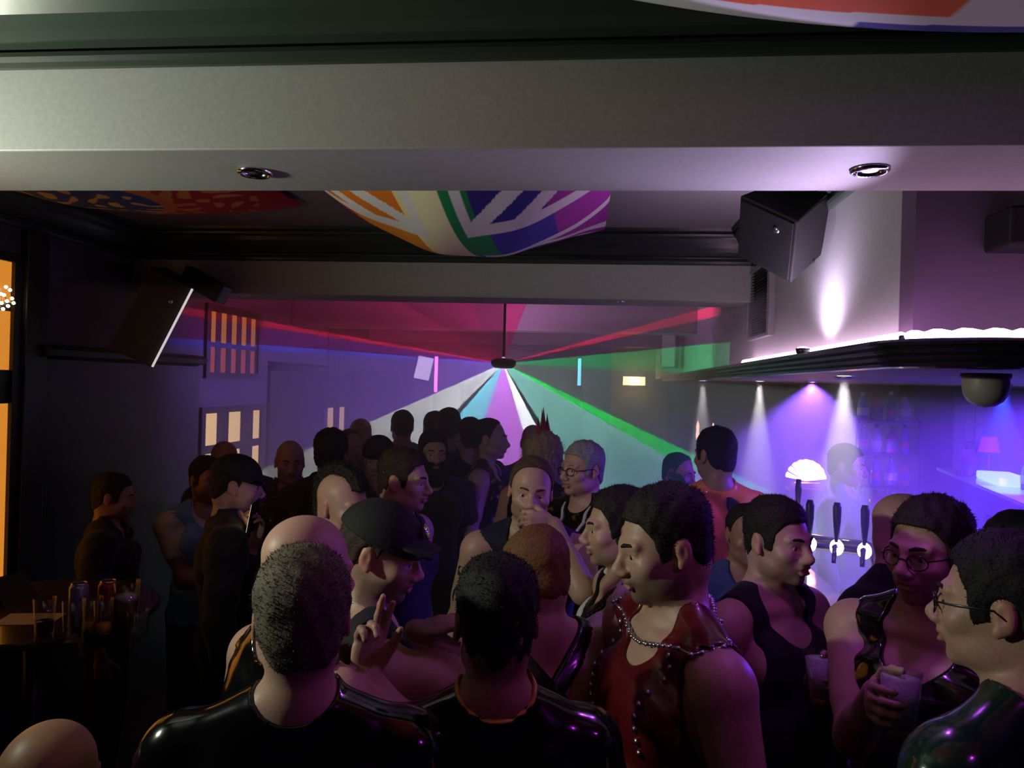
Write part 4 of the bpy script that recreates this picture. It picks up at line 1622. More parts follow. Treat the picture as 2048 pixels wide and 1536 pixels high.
# ventilation grille on the bulkhead
va, vb = atx(1505, 600, BW), atx(1551, 600, BW)
zt, zb = atx(1528, 532, BW)[2], atx(1528, 676, BW)[2]
v = empty('vent_grille', (BW - 0.001, (va[1] + vb[1]) / 2, (zt + zb) / 2))
tag(v, 'slatted ventilation grille on the grey bulkhead below the speaker', 'vent')
hy, hz = abs(va[1] - vb[1]) / 2, (zt - zb) / 2
fr = MB()
fr.box(-0.03, 0, -hy, -hy + 0.05, -hz, hz).box(-0.03, 0, hy - 0.02, hy, -hz, hz).box(-0.03, 0, -hy + 0.05, hy - 0.02, -hz, -hz + 0.015).box(-0.03, 0, -hy + 0.05, hy - 0.02, hz - 0.015, hz)
fr.build('frame', mat('grey enamel', (0.24, 0.23, 0.25), 0.5), v)
MB().box(-0.003, -0.001, -hy + 0.05, hy - 0.02, -hz + 0.015, hz - 0.015).build('duct', m_black, v)
slat = None
ns = 22
for i in range(ns):
    z = -hz + 0.02 + (2 * hz - 0.04) * (i + 0.5) / ns
    if slat is None:
        slat = MB().prism([(-0.024, -0.005), (-0.021, -0.005), (-0.006, 0.004), (-0.009, 0.004)], 'y', -hy + 0.05, hy - 0.02).build('slat', m_steel, v)
        slat.location = (0, 0, z)
    else:
        c = slat.copy()
        COL.objects.link(c)
        c.parent = v
        c.location = (0, 0, z)

# dome under the canopy at right
p = atz(1990, 738, CZ0)
dm = empty('ceiling_dome', (p[0], p[1] + 0.05, CZ0 - 0.0135))
tag(dm, 'smoked dome hanging under the canopy at the right', 'dome camera')
MB().lathe([(0.064, 0.0), (0.064, -0.012), (0.060, -0.016)], 26, cap=True).build('base', mat('dome base', (0.2, 0.19, 0.2), 0.4), dm, True)
MB().lathe([(0.060, -0.016), (0.060, -0.044), (0.056, -0.062), (0.045, -0.080), (0.026, -0.093), (0.001, -0.098)], 26, cap=False).build(
    'dome', mat('smoked dome', (0.32, 0.30, 0.27), 0.45, coat=0.3), dm, True)
dm.location.z = CZ0 - 0.012

# TV screens
def screen(name, M, w, h, mt, label):
    r = empty(name)
    r.matrix_world = M
    tag(r, label, 'screen')
    MB().box(-w / 2, w / 2, -0.02, 0.02, -h / 2, h / 2).build('case', m_blackpl, r, bevel=0.004)
    MB().box(-w / 2 + 0.012, w / 2 - 0.012, -0.0235, -0.0205, -h / 2 + 0.012, h / 2 - 0.012).build('panel', mt, r)
    MB().tube([(0, 0.02, 0), (0, 0.10, 0.04)], 0.015, 8).build('mount', m_blackpl, r)
    return r


p = aty(846, 736, 8.9)
screen('television', Matrix.Translation(tuple(p)) @ Matrix.Rotation(math.radians(12), 4, 'Y') @ Matrix.Rotation(math.radians(38), 4, 'Z'), 0.22, 0.29,
       mat('tv picture', (0.1, 0.1, 0.1), 0.2, emit=srgb(205, 185, 225), es=2.6), 'small tilted television glowing pale lilac beside the pink tube')
p = atx(1341, 686, 0.72)
screen('television', Matrix.Translation(tuple(p)) @ Matrix.Rotation(math.radians(-66), 4, 'Z'), 0.28, 0.50,
       mat('tv silver picture', (0.3, 0.3, 0.3), 0.3, emit=srgb(120, 118, 122), es=0.35, bump=0.4, bscale=30), 'tall grey screen standing on the far end of the bar canopy')

# coloured tubes and exit light on the far wall
def tube_light(px, py0, py1, Y, col, es, label, r=0.02):
    a, b = aty(px, py0, Y), aty(px, py1, Y)
    q = empty('tube_light', (b[0], b[1], b[2]))
    tag(q, label, 'tube light')
    h = a[2] - b[2]
    MB().lathe([(r, 0), (r, h)], 12).build('tube', mat(label[:18], (0.5, 0.5, 0.5), 0.3, emit=col, es=es), q, True)
    MB().box(-r, r, r * 0.8, r * 2.0, -0.03, h + 0.03).build('batten', m_blackpl, q)
    return q


tube_light(871, 713, 784, 9.0, srgb(255, 110, 235), 6, 'vertical pink neon tube at the back of the room')
tube_light(1158, 717, 771, 9.0, srgb(110, 215, 255), 4.5, 'vertical pale cyan neon tube at the back of the room')
# pillars that carry them
struct(MB().box(-1.95, -1.62, 9.06, 9.3, 0, 2.52).build('trim_11', m_paintdk))
struct(MB().box(-0.16, 0.16, 9.06, 9.3, 0, 2.52).build('trim_12', m_paintdk))
p = aty(1268, 762, FW_ - 0.06)
ex = empty('exit_light', tuple(p))
tag(ex, 'glowing warm light box above the far exit door', 'light box')
MB().box(-0.17, 0.17, -0.035, 0.05, -0.07, 0.07).build('housing', mat('white enamel', (0.6, 0.58, 0.5), 0.4), ex, bevel=0.006)
MB().box(-0.16, 0.16, -0.042, -0.036, -0.062, 0.062).build('diffuser', mat('lit diffuser', (0.8, 0.8, 0.7), 0.4, emit=srgb(255, 235, 185), es=9), ex)
point('exit_glow', (p[0], p[1] - 0.12, p[2]), srgb(255, 215, 140), 14, 0.06)
# exit door
da, db = aty(1175, 905, FW_), aty(1330, 905, FW_)
dr = empty('door_1', ((da[0] + db[0]) / 2, FW_ - 0.001, 0))
dr['kind'] = 'structure'
hw = abs(db[0] - da[0]) / 2
MB().box(-hw, hw, -0.045, 0, 0.01, 2.02).build('leaf', mat('door paint', (0.16, 0.17, 0.16), 0.45), dr, bevel=0.004)
MB().box(-hw - 0.07, -hw - 0.002, -0.06, 0, 0, 2.09).box(hw + 0.002, hw + 0.07, -0.06, 0, 0, 2.09).box(-hw - 0.002, hw + 0.002, -0.06, 0, 2.022, 2.09).build('frame', m_wood, dr)
bz = aty(1265, 908, FW_)[2]
MB().tube([(-0.30, -0.05, bz), (-0.30, -0.10, bz), (0.30, -0.10, bz), (0.30, -0.05, bz)], 0.014, 8).build('push_bar', m_chrome, dr, True)

# ================================================================== THE BAR
m_barwood = mat('bar mahogany', (0.035, 0.014, 0.010), 0.28, coat=0.4, bump=0.08, bscale=14, var=0.3)
m_barfront = mat('bar front panel', (0.02, 0.012, 0.012), 0.4, bump=0.08, bscale=14)
bc = empty('bar_counter', (1.04, 5.6, 0))
tag(bc, 'long dark wooden bar counter running down the right side', 'bar counter')
MB().box(-0.12, 0.14, -2.66, 2.9, 0.0, 1.02).build('carcass', m_barfront, bc)
MB().box(-0.18, 0.20, -2.72, 2.9, 1.02, 1.06).build('worktop', m_barwood, bc, bevel=0.008)
for i in range(9):
    y = -2.5 + i * 0.6
    MB().box(-0.14, -0.1205, y + 0.03, y + 0.55, 0.12, 0.92).build('panel', m_barwood, bc, bevel=0.006)
MB().tube([(-0.20, -2.6, 0.18), (-0.20, 2.85, 0.18)], 0.02, 10).build('foot_rail', m_brass, bc, True)
be = empty('bar_counter', (2.9, 3.15, 0))
tag(be, 'short end of the bar counter turning towards the right wall', 'bar counter')
MB().box(-1.58, 2.25, -0.14, 0.14, 0, 1.02).build('carcass', m_barfront, be)
MB().box(-1.58, 2.25, -0.2, 0.2, 1.02, 1.06).build('worktop', m_barwood, be, bevel=0.008)
CT = 1.0605
m_badge = mat('lit tap badge', (0.9, 0.9, 0.9), 0.3, emit=(1, 0.97, 0.95), es=10.0)


def font(x, y, label, n=3, h=0.36, badges=True, rz=0.0):
    r = empty('beer_font', (x, y, CT), rz)
    tag(r, label, 'beer tap')
    w = 0.11 * n / 2
    MB().tube([(-w, 0, 0), (-w, 0, h - 0.05), (-w * 0.9, 0, h - 0.015), (-w * 0.7, 0, h), (w * 0.7, 0, h), (w * 0.9, 0, h - 0.015), (w, 0, h - 0.05), (w, 0, 0)], 0.032, 14).build('arch', m_chrome, r, True)
    for i in range(n):
        tx = -w + 2 * w * (i + 0.5) / n
        MB().tube([(tx, -0.02, h), (tx, -0.09, h + 0.005), (tx, -0.105, h - 0.06)], [0.014, 0.012, 0.009], 8).build('spout', m_chrome, r, True)
        MB().lathe([(0.007, 0), (0.010, 0.02), (0.017, 0.09), (0.018, 0.15), (0.012, 0.17)], 10, c=(tx, -0.05, h + 0.02)).build('tap_handle', m_blackpl, r, True)
        if badges:
            MB().ball((tx, -0.035, h - 0.005), 0.028, 12, 8, sc=(1.0, 0.35, 1.25)).build('lit_badge', m_badge, r, True)
    return r


pf = atx(1695, 1090, 1.10)
font(1.06, float(pf[1]), 'chrome beer font with white lit badges on the bar', 3, 0.34, rz=math.radians(-25))
pf2 = atx(1740, 1080, 1.12)
font(1.08, float(pf2[1]) - 0.28, 'slim chrome beer font nearest the bald man', 1, 0.30, badges=False, rz=math.radians(-25))
tb = empty('beer_tower', (1.0, 3.95, CT))
tag(tb, 'square dark green beer tower with a lit white badge', 'beer tap')
MB().box(-0.05, 0.05, -0.05, 0.05, 0, 0.42).build('tower', mat('dark green enamel', (0.01, 0.04, 0.03), 0.25, coat=0.5), tb, bevel=0.01)
MB().box(-0.045, 0.045, -0.062, -0.052, 0.40 - 0.08, 0.40).build('lit_badge', m_badge, tb, bevel=0.004)
MB().tube([(0, -0.05, 0.27), (0, -0.12, 0.27), (0, -0.13, 0.21)], 0.011, 8).build('spout', m_chrome, tb, True)
MB().lathe([(0.008, 0), (0.016, 0.10), (0.012, 0.15)], 10, c=(0, -0.03, 0.42)).build('tap_handle', m_blackpl, tb, True)

# drinks
m_glass = bpy.data.materials.new('clear glass')
m_glass.use_nodes = True
_g = m_glass.node_tree
_g.nodes.remove(_g.nodes['Principled BSDF'])
_tr, _gl, _mx, _fr = (_g.nodes.new('ShaderNode' + k) for k in ('BsdfTransparent', 'BsdfGlossy', 'MixShader', 'LayerWeight'))
_tr.inputs[0].default_value = (0.93, 0.95, 0.95, 1)
_gl.inputs['Roughness'].default_value = 0.04
_fr.inputs[0].default_value = 0.35
_pw = _g.nodes.new('ShaderNodeMath')
_pw.operation = 'POWER'
_pw.inputs[1].default_value = 2.5
_ma = _g.nodes.new('ShaderNodeMath')
_ma.operation = 'MULTIPLY_ADD'
_ma.inputs[1].default_value = 0.6
_ma.inputs[2].default_value = 0.05
_g.links.new(_fr.outputs['Facing'], _pw.inputs[0])
_g.links.new(_pw.outputs[0], _ma.inputs[0])
_g.links.new(_ma.outputs[0], _mx.inputs[0])
_g.links.new(_tr.outputs[0], _mx.inputs[1])
_g.links.new(_gl.outputs[0], _mx.inputs[2])
_g.links.new(_mx.outputs[0], _g.nodes['Material Output'].inputs['Surface'])
m_lager = mat('lager', (0.95, 0.62, 0.16), 0.2)
m_ale = mat('brown ale', (0.16, 0.07, 0.02), 0.2)
m_cola = mat('cola', (0.015, 0.006, 0.004), 0.1)
m_juice = mat('orange juice', (0.80, 0.42, 0.04), 0.3)
m_foam = mat('beer foam', (0.75, 0.72, 0.70), 0.8, bump=0.3, bscale=200)


def pint(M, label, liq, lvl=0.115, foam=0.022, group=None, h=0.150, r0=0.030, r1=0.042, name='pint_glass', cat='glass'):
    r = empty(name)
    r.matrix_world = M
    tag(r, label, cat, group)
    th = 0.0022
    rad = lambda z: r0 + (r1 - r0) * z / h
    MB().lathe([(r0 - 0.004, 0), (r0, 0.003), (r1, h), (r1 - th, h), (r0 - th, 0.008), (0.001, 0.008)], 22, cap=False).build('glass', m_glass, r, True)
    if liq is not None:
        g = 0.0006
        MB().lathe([(0.001, 0.009), (rad(0.009) - th - g, 0.009), (rad(lvl) - th - g, lvl), (0.001, lvl)], 20, cap=False).build('drink', liq, r, True)
        if foam:
            MB().lathe([(0.001, lvl + 0.0005), (rad(lvl) - th - g, lvl + 0.0005), (rad(lvl + foam) - th - g, lvl + foam), (0.001, lvl + foam + 0.003)], 20, cap=False).build('foam', m_foam, r, True)
    return r


T = Matrix.Translation
pp = atz(1668, 1330, CT)
cup = empty('glowing_pint', (0.915, 2.94, CT))  # a pint of lager; its lit look is emission, no lamp stands here
tag(cup, 'pint of lager on the corner of the bar, its warm cream glow put in as emission', 'lamp')
MB().lathe([(0.001, 0.008), (0.030, 0.008), (0.040, 0.125), (0.001, 0.125)], 20, cap=False).build('glow', mat('lager painted glow', (0.8, 0.7, 0.5), 0.4, emit=srgb(255, 226, 165), es=1.6), cup, True)
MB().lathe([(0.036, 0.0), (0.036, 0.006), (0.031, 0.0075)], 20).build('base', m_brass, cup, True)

# gantry of bottles behind the bar
m_shelf = mat('dark shelf', (0.015, 0.012, 0.02), 0.3)
ga = empty('bottle_gantry', (1.98, 5.6, 0))
tag(ga, 'tiered dark shelf unit of spirit bottles behind the bar', 'shelf unit')
MB().box(-0.20, 0.20, -0.12, 0.12, 0.0, 1.20).build('base_cabinet', m_shelf, ga)
shz = [1.20, 1.42, 1.64, 1.86]
for i, z in enumerate(shz):
    w = 0.195
    MB().box(-w, w, -0.11, 0.11, z, z + 0.018).build('shelf', m_shelf, ga)
MB().box(-0.215, -0.2, -0.12, 0.12, 1.2005, 1.90).build('side_panel', m_shelf, ga)
MB().box(0.2, 0.215, -0.12, 0.12, 1.2005, 1.90).build('side_panel', m_shelf, ga)
BC = [(0.25, 0.3, 0.55), (0.45, 0.2, 0.06), (0.06, 0.25, 0.12), (0.5, 0.5, 0.6), (0.35, 0.06, 0.2), (0.2, 0.2, 0.6)]
bottle_meshes = []
rb = random.Random(3)
PR = [[(0.001, 0), (0.034, 0), (0.036, 0.01), (0.036, 0.11), (0.028, 0.135), (0.013, 0.155), (0.012, 0.182), (0.001, 0.183)],
      [(0.001, 0), (0.040, 0), (0.041, 0.008), (0.041, 0.09), (0.034, 0.115), (0.014, 0.13), (0.013, 0.165), (0.001, 0.166)],
      [(0.001, 0), (0.027, 0), (0.029, 0.01), (0.029, 0.12), (0.020, 0.150), (0.012, 0.165), (0.011, 0.190), (0.001, 0.191)]]


def bottle(x, y, z, i, label, group):
    k = i % 18
    r = empty('bottle', (x, y, z))
    tag(r, label, 'bottle', group)
    pr = PR[i % 3]
    c = BC[i % 6]
    MB().lathe(pr, 12, cap=False).build('glass', mat('bottle glass %d' % (i % 6), c, 0.06, trans=0.35, coat=0.6), r, True)
    tz = pr[-1][1]
    MB().lathe([(0.013, tz - 0.012), (0.014, tz + 0.012), (0.001, tz + 0.013)], 10, cap=False).build('cap', m_blackpl if i % 2 else m_chrome, r, True)
    lr = pr[2][0] + 0.0008
    MB().lathe([(lr, 0.035), (lr, 0.085)], 12, cap=False).build('paper_label', mat('bottle label %d' % (i % 3), [(0.6, 0.58, 0.5), (0.1, 0.1, 0.14), (0.5, 0.1, 0.12)][i % 3], 0.6), r, True)
    return r


n = 0
for z in shz[:3]:
    for j in range(4):
        bottle(1.98 - 0.14 + j * 0.093, 5.6 - 0.05 + 0.02 * (j % 2), z + 0.0185, n, 'spirit bottle standing in the tiered gantry behind the bar', 'bottles on the tiered gantry')
        n += 1
for j in range(4):
    bottle(1.98 - 0.14 + j * 0.093, 5.58, shz[3] + 0.0185, n, 'spirit bottle on the top tier of the gantry, close to the soffit', 'bottles on the top tier')
    n += 1
# back shelf with a lit top, to the right
bs = empty('back_counter', (2.53, 5.0, 0), math.radians(79))
tag(bs, 'dark back counter with a bright lit top edge at right', 'counter')
MB().box(-1.1, 1.1, -0.16, 0.16, 1.36, 1.50).build('shelf_front', m_shelf, bs)
MB().box(-1.12, 1.12, -0.18, 0.18, 1.5005, 1.52).build('glass_top', mat('frosted lit glass', (0.5, 0.6, 0.8), 0.3, coat=0.5), bs)
MB().box(-1.1, 1.1, -0.12, 0.16, 0.0, 0.95).build('base_cabinet', m_shelf, bs)
for sx in (-1.05, 0.0, 1.05):
    MB().box(sx - 0.03, sx + 0.03, 0.06, 0.14, 0.9505, 1.3595).build('post', m_shelf, bs)
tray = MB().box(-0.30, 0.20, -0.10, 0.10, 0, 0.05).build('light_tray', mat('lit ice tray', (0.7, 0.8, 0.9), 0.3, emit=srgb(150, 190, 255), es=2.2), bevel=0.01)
tray.matrix_world = T((2.60, 5.25, 1.521)) @ Matrix.Rotation(math.radians(79), 4, 'Z')
tag(tray, 'tray glowing pale blue on the back counter', 'tray')
for j in range(8):
    t_ = 0.95 - j * 0.10
    if 0.2 < t_ < 0.75:
        yy = 0.11
    else:
        yy = 0.02
    cc, ss = math.cos(math.radians(79)), math.sin(math.radians(79))
    lx, ly = t_, yy
    if 0.2 < t_ < 0.45:
        continue
    bottle(2.53 + cc * lx - ss * ly, 5.0 + ss * lx + cc * ly, 1.521, [1, 4, 1, 4, 4, 1, 4, 1][j], 'reddish bottle lined up on the lit back counter', 'bottles on the back counter')
for j in range(6):
    t_ = -0.15 - j * 0.15
    cc, ss = math.cos(math.radians(79)), math.sin(math.radians(79))
    bottle(2.53 + cc * t_ + ss * 0.04, 5.0 + ss * t_ - cc * 0.04, 1.521, [0, 3, 5, 0, 3, 5][j], 'blue-lit bottle at the right end of the back counter', 'blue bottles on the back counter')
for j in range(7):
    lx = -0.7 + j * 0.22
    cc, ss = math.cos(math.radians(79)), math.sin(math.radians(79))
    pint(T((2.53 + cc * lx + ss * 0.05, 5.0 + ss * lx - cc * 0.05, 0.951)), 'clean glass standing on the lower shelf of the back counter', None,
         group='glasses under the back counter', name='tumbler')
# pillar and pictures on the right wall
struct(MB().box(2.50, 2.80, 6.4, 6.7, 0, 2.135).build('trim_13', m_black))
for (px, pyy, w, h, lb) in ((1966, 850, 0.16, 0.36, 'pale framed picture on the back wall of the bar'), (1940, 840, 0.10, 0.42, 'narrow pale panel beside the picture behind the bar')):
    q = aty(px, pyy, 7.6)
    r = empty('picture_frame', tuple(q))
    tag(r, lb, 'picture')
    MB().box(-w / 2, w / 2, 0, 0.02, -h / 2, h / 2).build('frame', m_wood, r)
    MB().box(-w / 2 + 0.015, w / 2 - 0.015, -0.004, -0.0005, -h / 2 + 0.015, h / 2 - 0.015).build('print', mat('pale print', (0.45, 0.40, 0.5), 0.6, var=0.5, bscale=14), r)
struct(MB().box(2.9, BARX, 7.63, 7.75, 0, 2.135).build('wall_backbar', mat('back bar wall', (0.10, 0.08, 0.14), 0.6)))
# small table lamp with red shade
q = (2.66, 5.55)
lp = empty('table_lamp', (q[0], q[1], 1.5205))
tag(lp, 'little table lamp with a red shade on the back counter', 'lamp')
MB().lathe([(0.04, 0), (0.04, 0.01), (0.008, 0.02), (0.008, 0.20)], 14).build('stem', m_brass, lp, True)
MB().lathe([(0.065, 0.17), (0.045, 0.27)], 16, cap=False).build('shade', mat('red lamp shade', (0.4, 0.05, 0.06), 0.7, emit=srgb(200, 40, 60), es=0.5), lp, True)
# fan-shaped lit ornament behind the bar
q = atx(1612, 940, 1.62)
fo = empty('fan_lamp', (1.62, float(q[1]), 1.30))
tag(fo, 'glowing shell-shaped lamp on a plinth behind the bar', 'lamp')
m_fan = mat('lit shell', (0.9, 0.7, 0.5), 0.4, emit=srgb(255, 190, 130), es=2.2)
MB().box(-0.13, 0.20, -0.10, 0.10, 0, 0.03).build('plinth_top', m_barwood, fo, bevel=0.004)
MB().box(-0.10, 0.17, -0.08, 0.08, -1.30, -0.0005).build('plinth', m_shelf, fo)
MB().box(-0.10, 0.10, -0.05, 0.05, 0.0305, 0.07).build('base', m_brass, fo, bevel=0.006)
for i in range(9):
    a0, a1 = math.radians(8 + i * 18.5), math.radians(8 + i * 18.5 + 15)
    R_ = 0.15
    MB().prism([(0, 0.075), (R_ * math.cos(a0), 0.075 + R_ * 1.1 * math.sin(a0)), (R_ * math.cos((a0 + a1) / 2) * 1.03, 0.075 + R_ * 1.13 * math.sin((a0 + a1) / 2)),
                (R_ * math.cos(a1), 0.075 + R_ * 1.1 * math.sin(a1))], 'y', -0.015, 0.015).build('shell_rib', m_fan, fo)
point('fan_lamp_glow', (1.62, float(q[1]) - 0.15, 1.48), srgb(255, 170, 100), 3, 0.05)
# two candle-like lights on the far end of the bar
for (px, py, lb) in ((1370, 860, 'thin glowing candle lamp at the far end of the bar'), (1426, 868, 'second candle lamp, just above the head in the orange shirt')):
    q = atx(px, py, 1.06)
    cl = empty('candle_lamp', (1.06, float(min(q[1], 8.2)), CT))
    tag(cl, lb, 'lamp')
    hh = max(0.1, float(aty(px, py, min(q[1], 8.2))[2]) - CT)
    MB().lathe([(0.05, 0), (0.05, 0.015), (0.012, 0.03), (0.012, hh - 0.10)], 14).build('stand', m_brass, cl, True)
    MB().lathe([(0.012, hh - 0.10), (0.020, hh - 0.05), (0.012, hh), (0.018, hh + 0.04), (0.004, hh + 0.10)], 12).build(
        'flame', mat('candle lamp glow', (0.9, 0.6, 0.5), 0.4, emit=srgb(255, 190, 170), es=2.5), cl, True)

# ================================================================== TABLE AT LEFT
TZ = 1.13
tbl = empty('poseur_table', (-2.17, 2.80, 0))
tag(tbl, 'tall round dark table with glasses and cans by the amber window', 'table')
MB().lathe([(0.43, TZ - 0.035), (0.45, TZ - 0.02), (0.45, TZ - 0.006), (0.444, TZ), (0.001, TZ)], 48).build('tabletop', mat('polished table top', (0.045, 0.028, 0.016), 0.22, coat=0.4, bump=0.05, bscale=10, var=0.3), tbl)
MB().lathe([(0.035, 0.03), (0.035, TZ - 0.036)], 16).build('column', m_blackpl, tbl, True)
MB().lathe([(0.24, 0.0), (0.24, 0.012), (0.06, 0.03), (0.036, 0.06)], 28).build('base', m_blackpl, tbl, True)
TS = TZ + 0.0006


def on_table(px, py):
    q = atz(px, py, TS)
    return float(q[0]), float(q[1])


def can(px, py, c, label, h=0.168, r=0.033):
    x, y = on_table(px, py)
    q = empty('drink_can', (x, y, TS))
    tag(q, label, 'can')
    MB().lathe([(r * 0.8, 0), (r, 0.008), (r, h - 0.018), (r * 0.78, h - 0.004)], 20).build('body', mat(label[:20], c, 0.3, 0.5), q, True)
    MB().lathe([(r * 0.80, h - 0.005), (r * 0.80, h), (r * 0.74, h), (r * 0.72, h - 0.004), (0.001, h - 0.004)], 20, cap=False).build('lid', m_steel, q, True)
    MB().box(-0.006, 0.006, -0.012, 0.010, h - 0.0035, h - 0.001).build('ring_pull', m_steel, q)
    return q


can(156, 1258, (0.25, 0.25, 0.33), 'tall silver drink can standing on the round table')
can(214, 1252, (0.35, 0.03, 0.02), 'red drink can standing on the round table')


def tglass(px, py, label, liq, lvl, h=0.14, r0=0.030, r1=0.037, foam=0):
    x, y = on_table(px, py)
    return pint(T((x, y, TS)), label, liq, lvl, foam, h=h, r0=r0, r1=r1)


tglass(88, 1270, 'glass with a dark cola on the left side of the table', m_cola, 0.05, 0.13)
tglass(146, 1288, 'empty straight glass nearest the table edge', m_ale, 0.012, 0.15)
tglass(184, 1268, 'short glass of orange juice beside the silver can', m_juice, 0.045, 0.13, 0.027, 0.034)
tglass(206, 1272, 'short glass of orange juice beside the red can', m_juice, 0.045, 0.13, 0.027, 0.034)
tglass(252, 1256, 'tall half-full beer glass with foam at the right of the table', m_ale, 0.10, 0.17, 0.036, 0.046, 0.02)
tglass(275, 1272, 'low empty tumbler at the right edge of the table', None, 0, 0.09, 0.032, 0.038)
x, y = on_table(60, 1238)
lf_ = MB().box(-0.10, 0.10, -0.07, 0.07, 0, 0.001).build('leaflet', mat('cream paper', (0.5, 0.45, 0.35), 0.7))
lf_.matrix_world = T((x, y, TS)) @ Matrix.Rotation(math.radians(14), 4, 'Z')
tag(lf_, 'cream paper leaflet lying flat on the round table', 'leaflet')
x, y = on_table(12, 1200)
mn = MB().prism([(-0.10, 0.0), (0.0, 0.10), (0.10, 0.0), (0.098, 0.0), (0.0, 0.096), (-0.098, 0.0)], 'y', -0.07, 0.07).build('menu_card', mat('dark card', (0.03, 0.02, 0.02), 0.5))
mn.matrix_world = T((x, y, TS)) @ Matrix.Rotation(math.radians(-15), 4, 'Z')
tag(mn, 'dark folded menu card standing at the back of the round table', 'menu')
# ================================================================== THE CROWD
def grip_frame(info, side):
    """matrix of a thing held upright in a hand: origin at the grip, z along the thumb side"""
    W_, h_ = (info['WL'], info['hL']) if side == 'L' else (info['WR'], info['hR'])
    u = nrm(h_['u'])
    n = np.asarray(h_['n'], float)
    n = nrm(n - u * (n @ u))
    w = np.cross(u, n) * h_.get('thumb', 1.0)
    o = (W_ + u * 0.085 + n * 0.052) * info['s']
    M = Matrix(((u[0], -n[0], w[0], o[0]), (u[1], -n[1], w[1], o[1]), (u[2], -n[2], w[2], o[2]), (0, 0, 0, 1)))
    r = info['root']
    return Matrix.Translation(r.location) @ Matrix.Rotation(r.rotation_euler.z, 4, 'Z') @ M


def tattoo(info):
    """curled dark tattoo on the right upper arm, laid on the skin"""
    S_, E_, s = info['SR'], info['ER'], info['s']
    Fd = info['Fd']
    ax_ = nrm(E_ - S_)
    out = nrm(np.array((-0.55, -0.83, 0.0)) - ax_ * (np.array((-0.55, -0.83, 0.0)) @ ax_))
    sd = np.cross(ax_, out)
    m = mat('tattoo ink', (0.012, 0.014, 0.016), 0.6)

    def curve(pts, rr):
        Q = []
        for (t, w) in pts:
            b = S_ + ax_ * t
            d = nrm(out + sd * (w / 0.05))
            r = 0.10
            while r > 0.02:
                p = b + d * r
                if Fd.D[int(np.argmin(np.abs(Fd.x - p[0]))), int(np.argmin(np.abs(Fd.y - p[1]))), int(np.argmin(np.abs(Fd.z - p[2])))] < 0.0015:
                    break
                r -= 0.001
            Q.append(tuple((b + d * r) * s))
        MB().tube(Q, [q * 1.0 for q in rr], 6).build('tattoo', m, info['root'], True)
    sp = [(0.085 - 0.026 * math.cos(a) * (0.35 + 0.65 * a / 5.2), 0.004 + 0.024 * math.sin(a) * (0.35 + 0.65 * a / 5.2)) for a in np.linspace(0.3, 5.2, 14)]
    curve(sp, [0.0025 + 0.003 * math.sin(math.pi * i / 13) for i in range(14)])
    curve([(0.115, -0.016), (0.14, -0.010), (0.165, -0.004), (0.19, -0.006), (0.215, -0.012)], [0.003, 0.007, 0.009, 0.006, 0.002])
    curve([(0.15, 0.004), (0.175, 0.012), (0.20, 0.012), (0.22, 0.006)], [0.002, 0.005, 0.004, 0.001])


def studs(info):
    """row of steel studs down the edge of the vest"""
    Fd, s = info['Fd'], info['s']
    m = m_steel
    for sd in (-1, 1):
        for i in range(9):
            z = 1.455 - i * 0.024
            x = sd * (0.118 + 0.004 * math.sin(i))
            y = -0.22
            k = int(np.argmin(np.abs(Fd.z - z)))
            while y < 0.1 and Fd.D[int(np.argmin(np.abs(Fd.x - x))), int(np.argmin(np.abs(Fd.y - y))), k] > 0.0115:
                y += 0.003
            MB().ball((x * s, y * s, z * s), 0.0085 * s, 8, 6, sc=(1, 0.6, 1)).build('stud', m, info['root'], True)


def phone_armband(info):
    S_, E_, s = info['SL'], info['EL'], info['s']
    m = mat('phone pouch', (0.01, 0.012, 0.013), 0.25, coat=0.5)
    ax_ = nrm(E_ - S_)
    out = nrm(np.array((0.2, 0.98, 0.0)) - ax_ * (np.array((0.2, 0.98, 0.0)) @ ax_))
    sd = np.cross(ax_, out)
    c = (S_ + ax_ * 0.17 + out * 0.058) * s
    M = Matrix(((sd[0], out[0], ax_[0], c[0]), (sd[1], out[1], ax_[1], c[1]), (sd[2], out[2], ax_[2], c[2]), (0, 0, 0, 1)))
    mb = MB().box(-0.040, 0.040, -0.010, 0.008, -0.070, 0.070, M=M)
    mb.build('phone_pouch', m, info['root'], bevel=0.004)
    mb = MB().box(-0.036, 0.036, 0.0085, 0.0095, -0.064, 0.064, M=M)
    mb.build('pouch_window', mat('grey phone window', (0.12, 0.14, 0.15), 0.15), info['root'])
    rg = []
    for i in range(20):
        a = 2 * math.pi * i / 20
        rg.append(tuple((S_ + ax_ * 0.17 + (out * math.cos(a) + sd * math.sin(a)) * 0.057) * s))
    MB().tube(rg, 0.008, 6, closed=True).build('armband', m, info['root'], True)


FAIR = (0.50, 0.31, 0.23)
PINK = (0.55, 0.32, 0.25)
TAN = (0.36, 0.20, 0.12)
DARKSK = (0.20, 0.11, 0.07)
gripL = dict(u=(-0.35, -0.9, 0.12), n=(-0.9, 0.35, 0.0), thumb=-1.0, curl=44, thumbcurl=35)
gripR = dict(u=(0.35, -0.9, 0.12), n=(0.9, 0.35, 0.0), thumb=1.0, curl=44, thumbcurl=35)

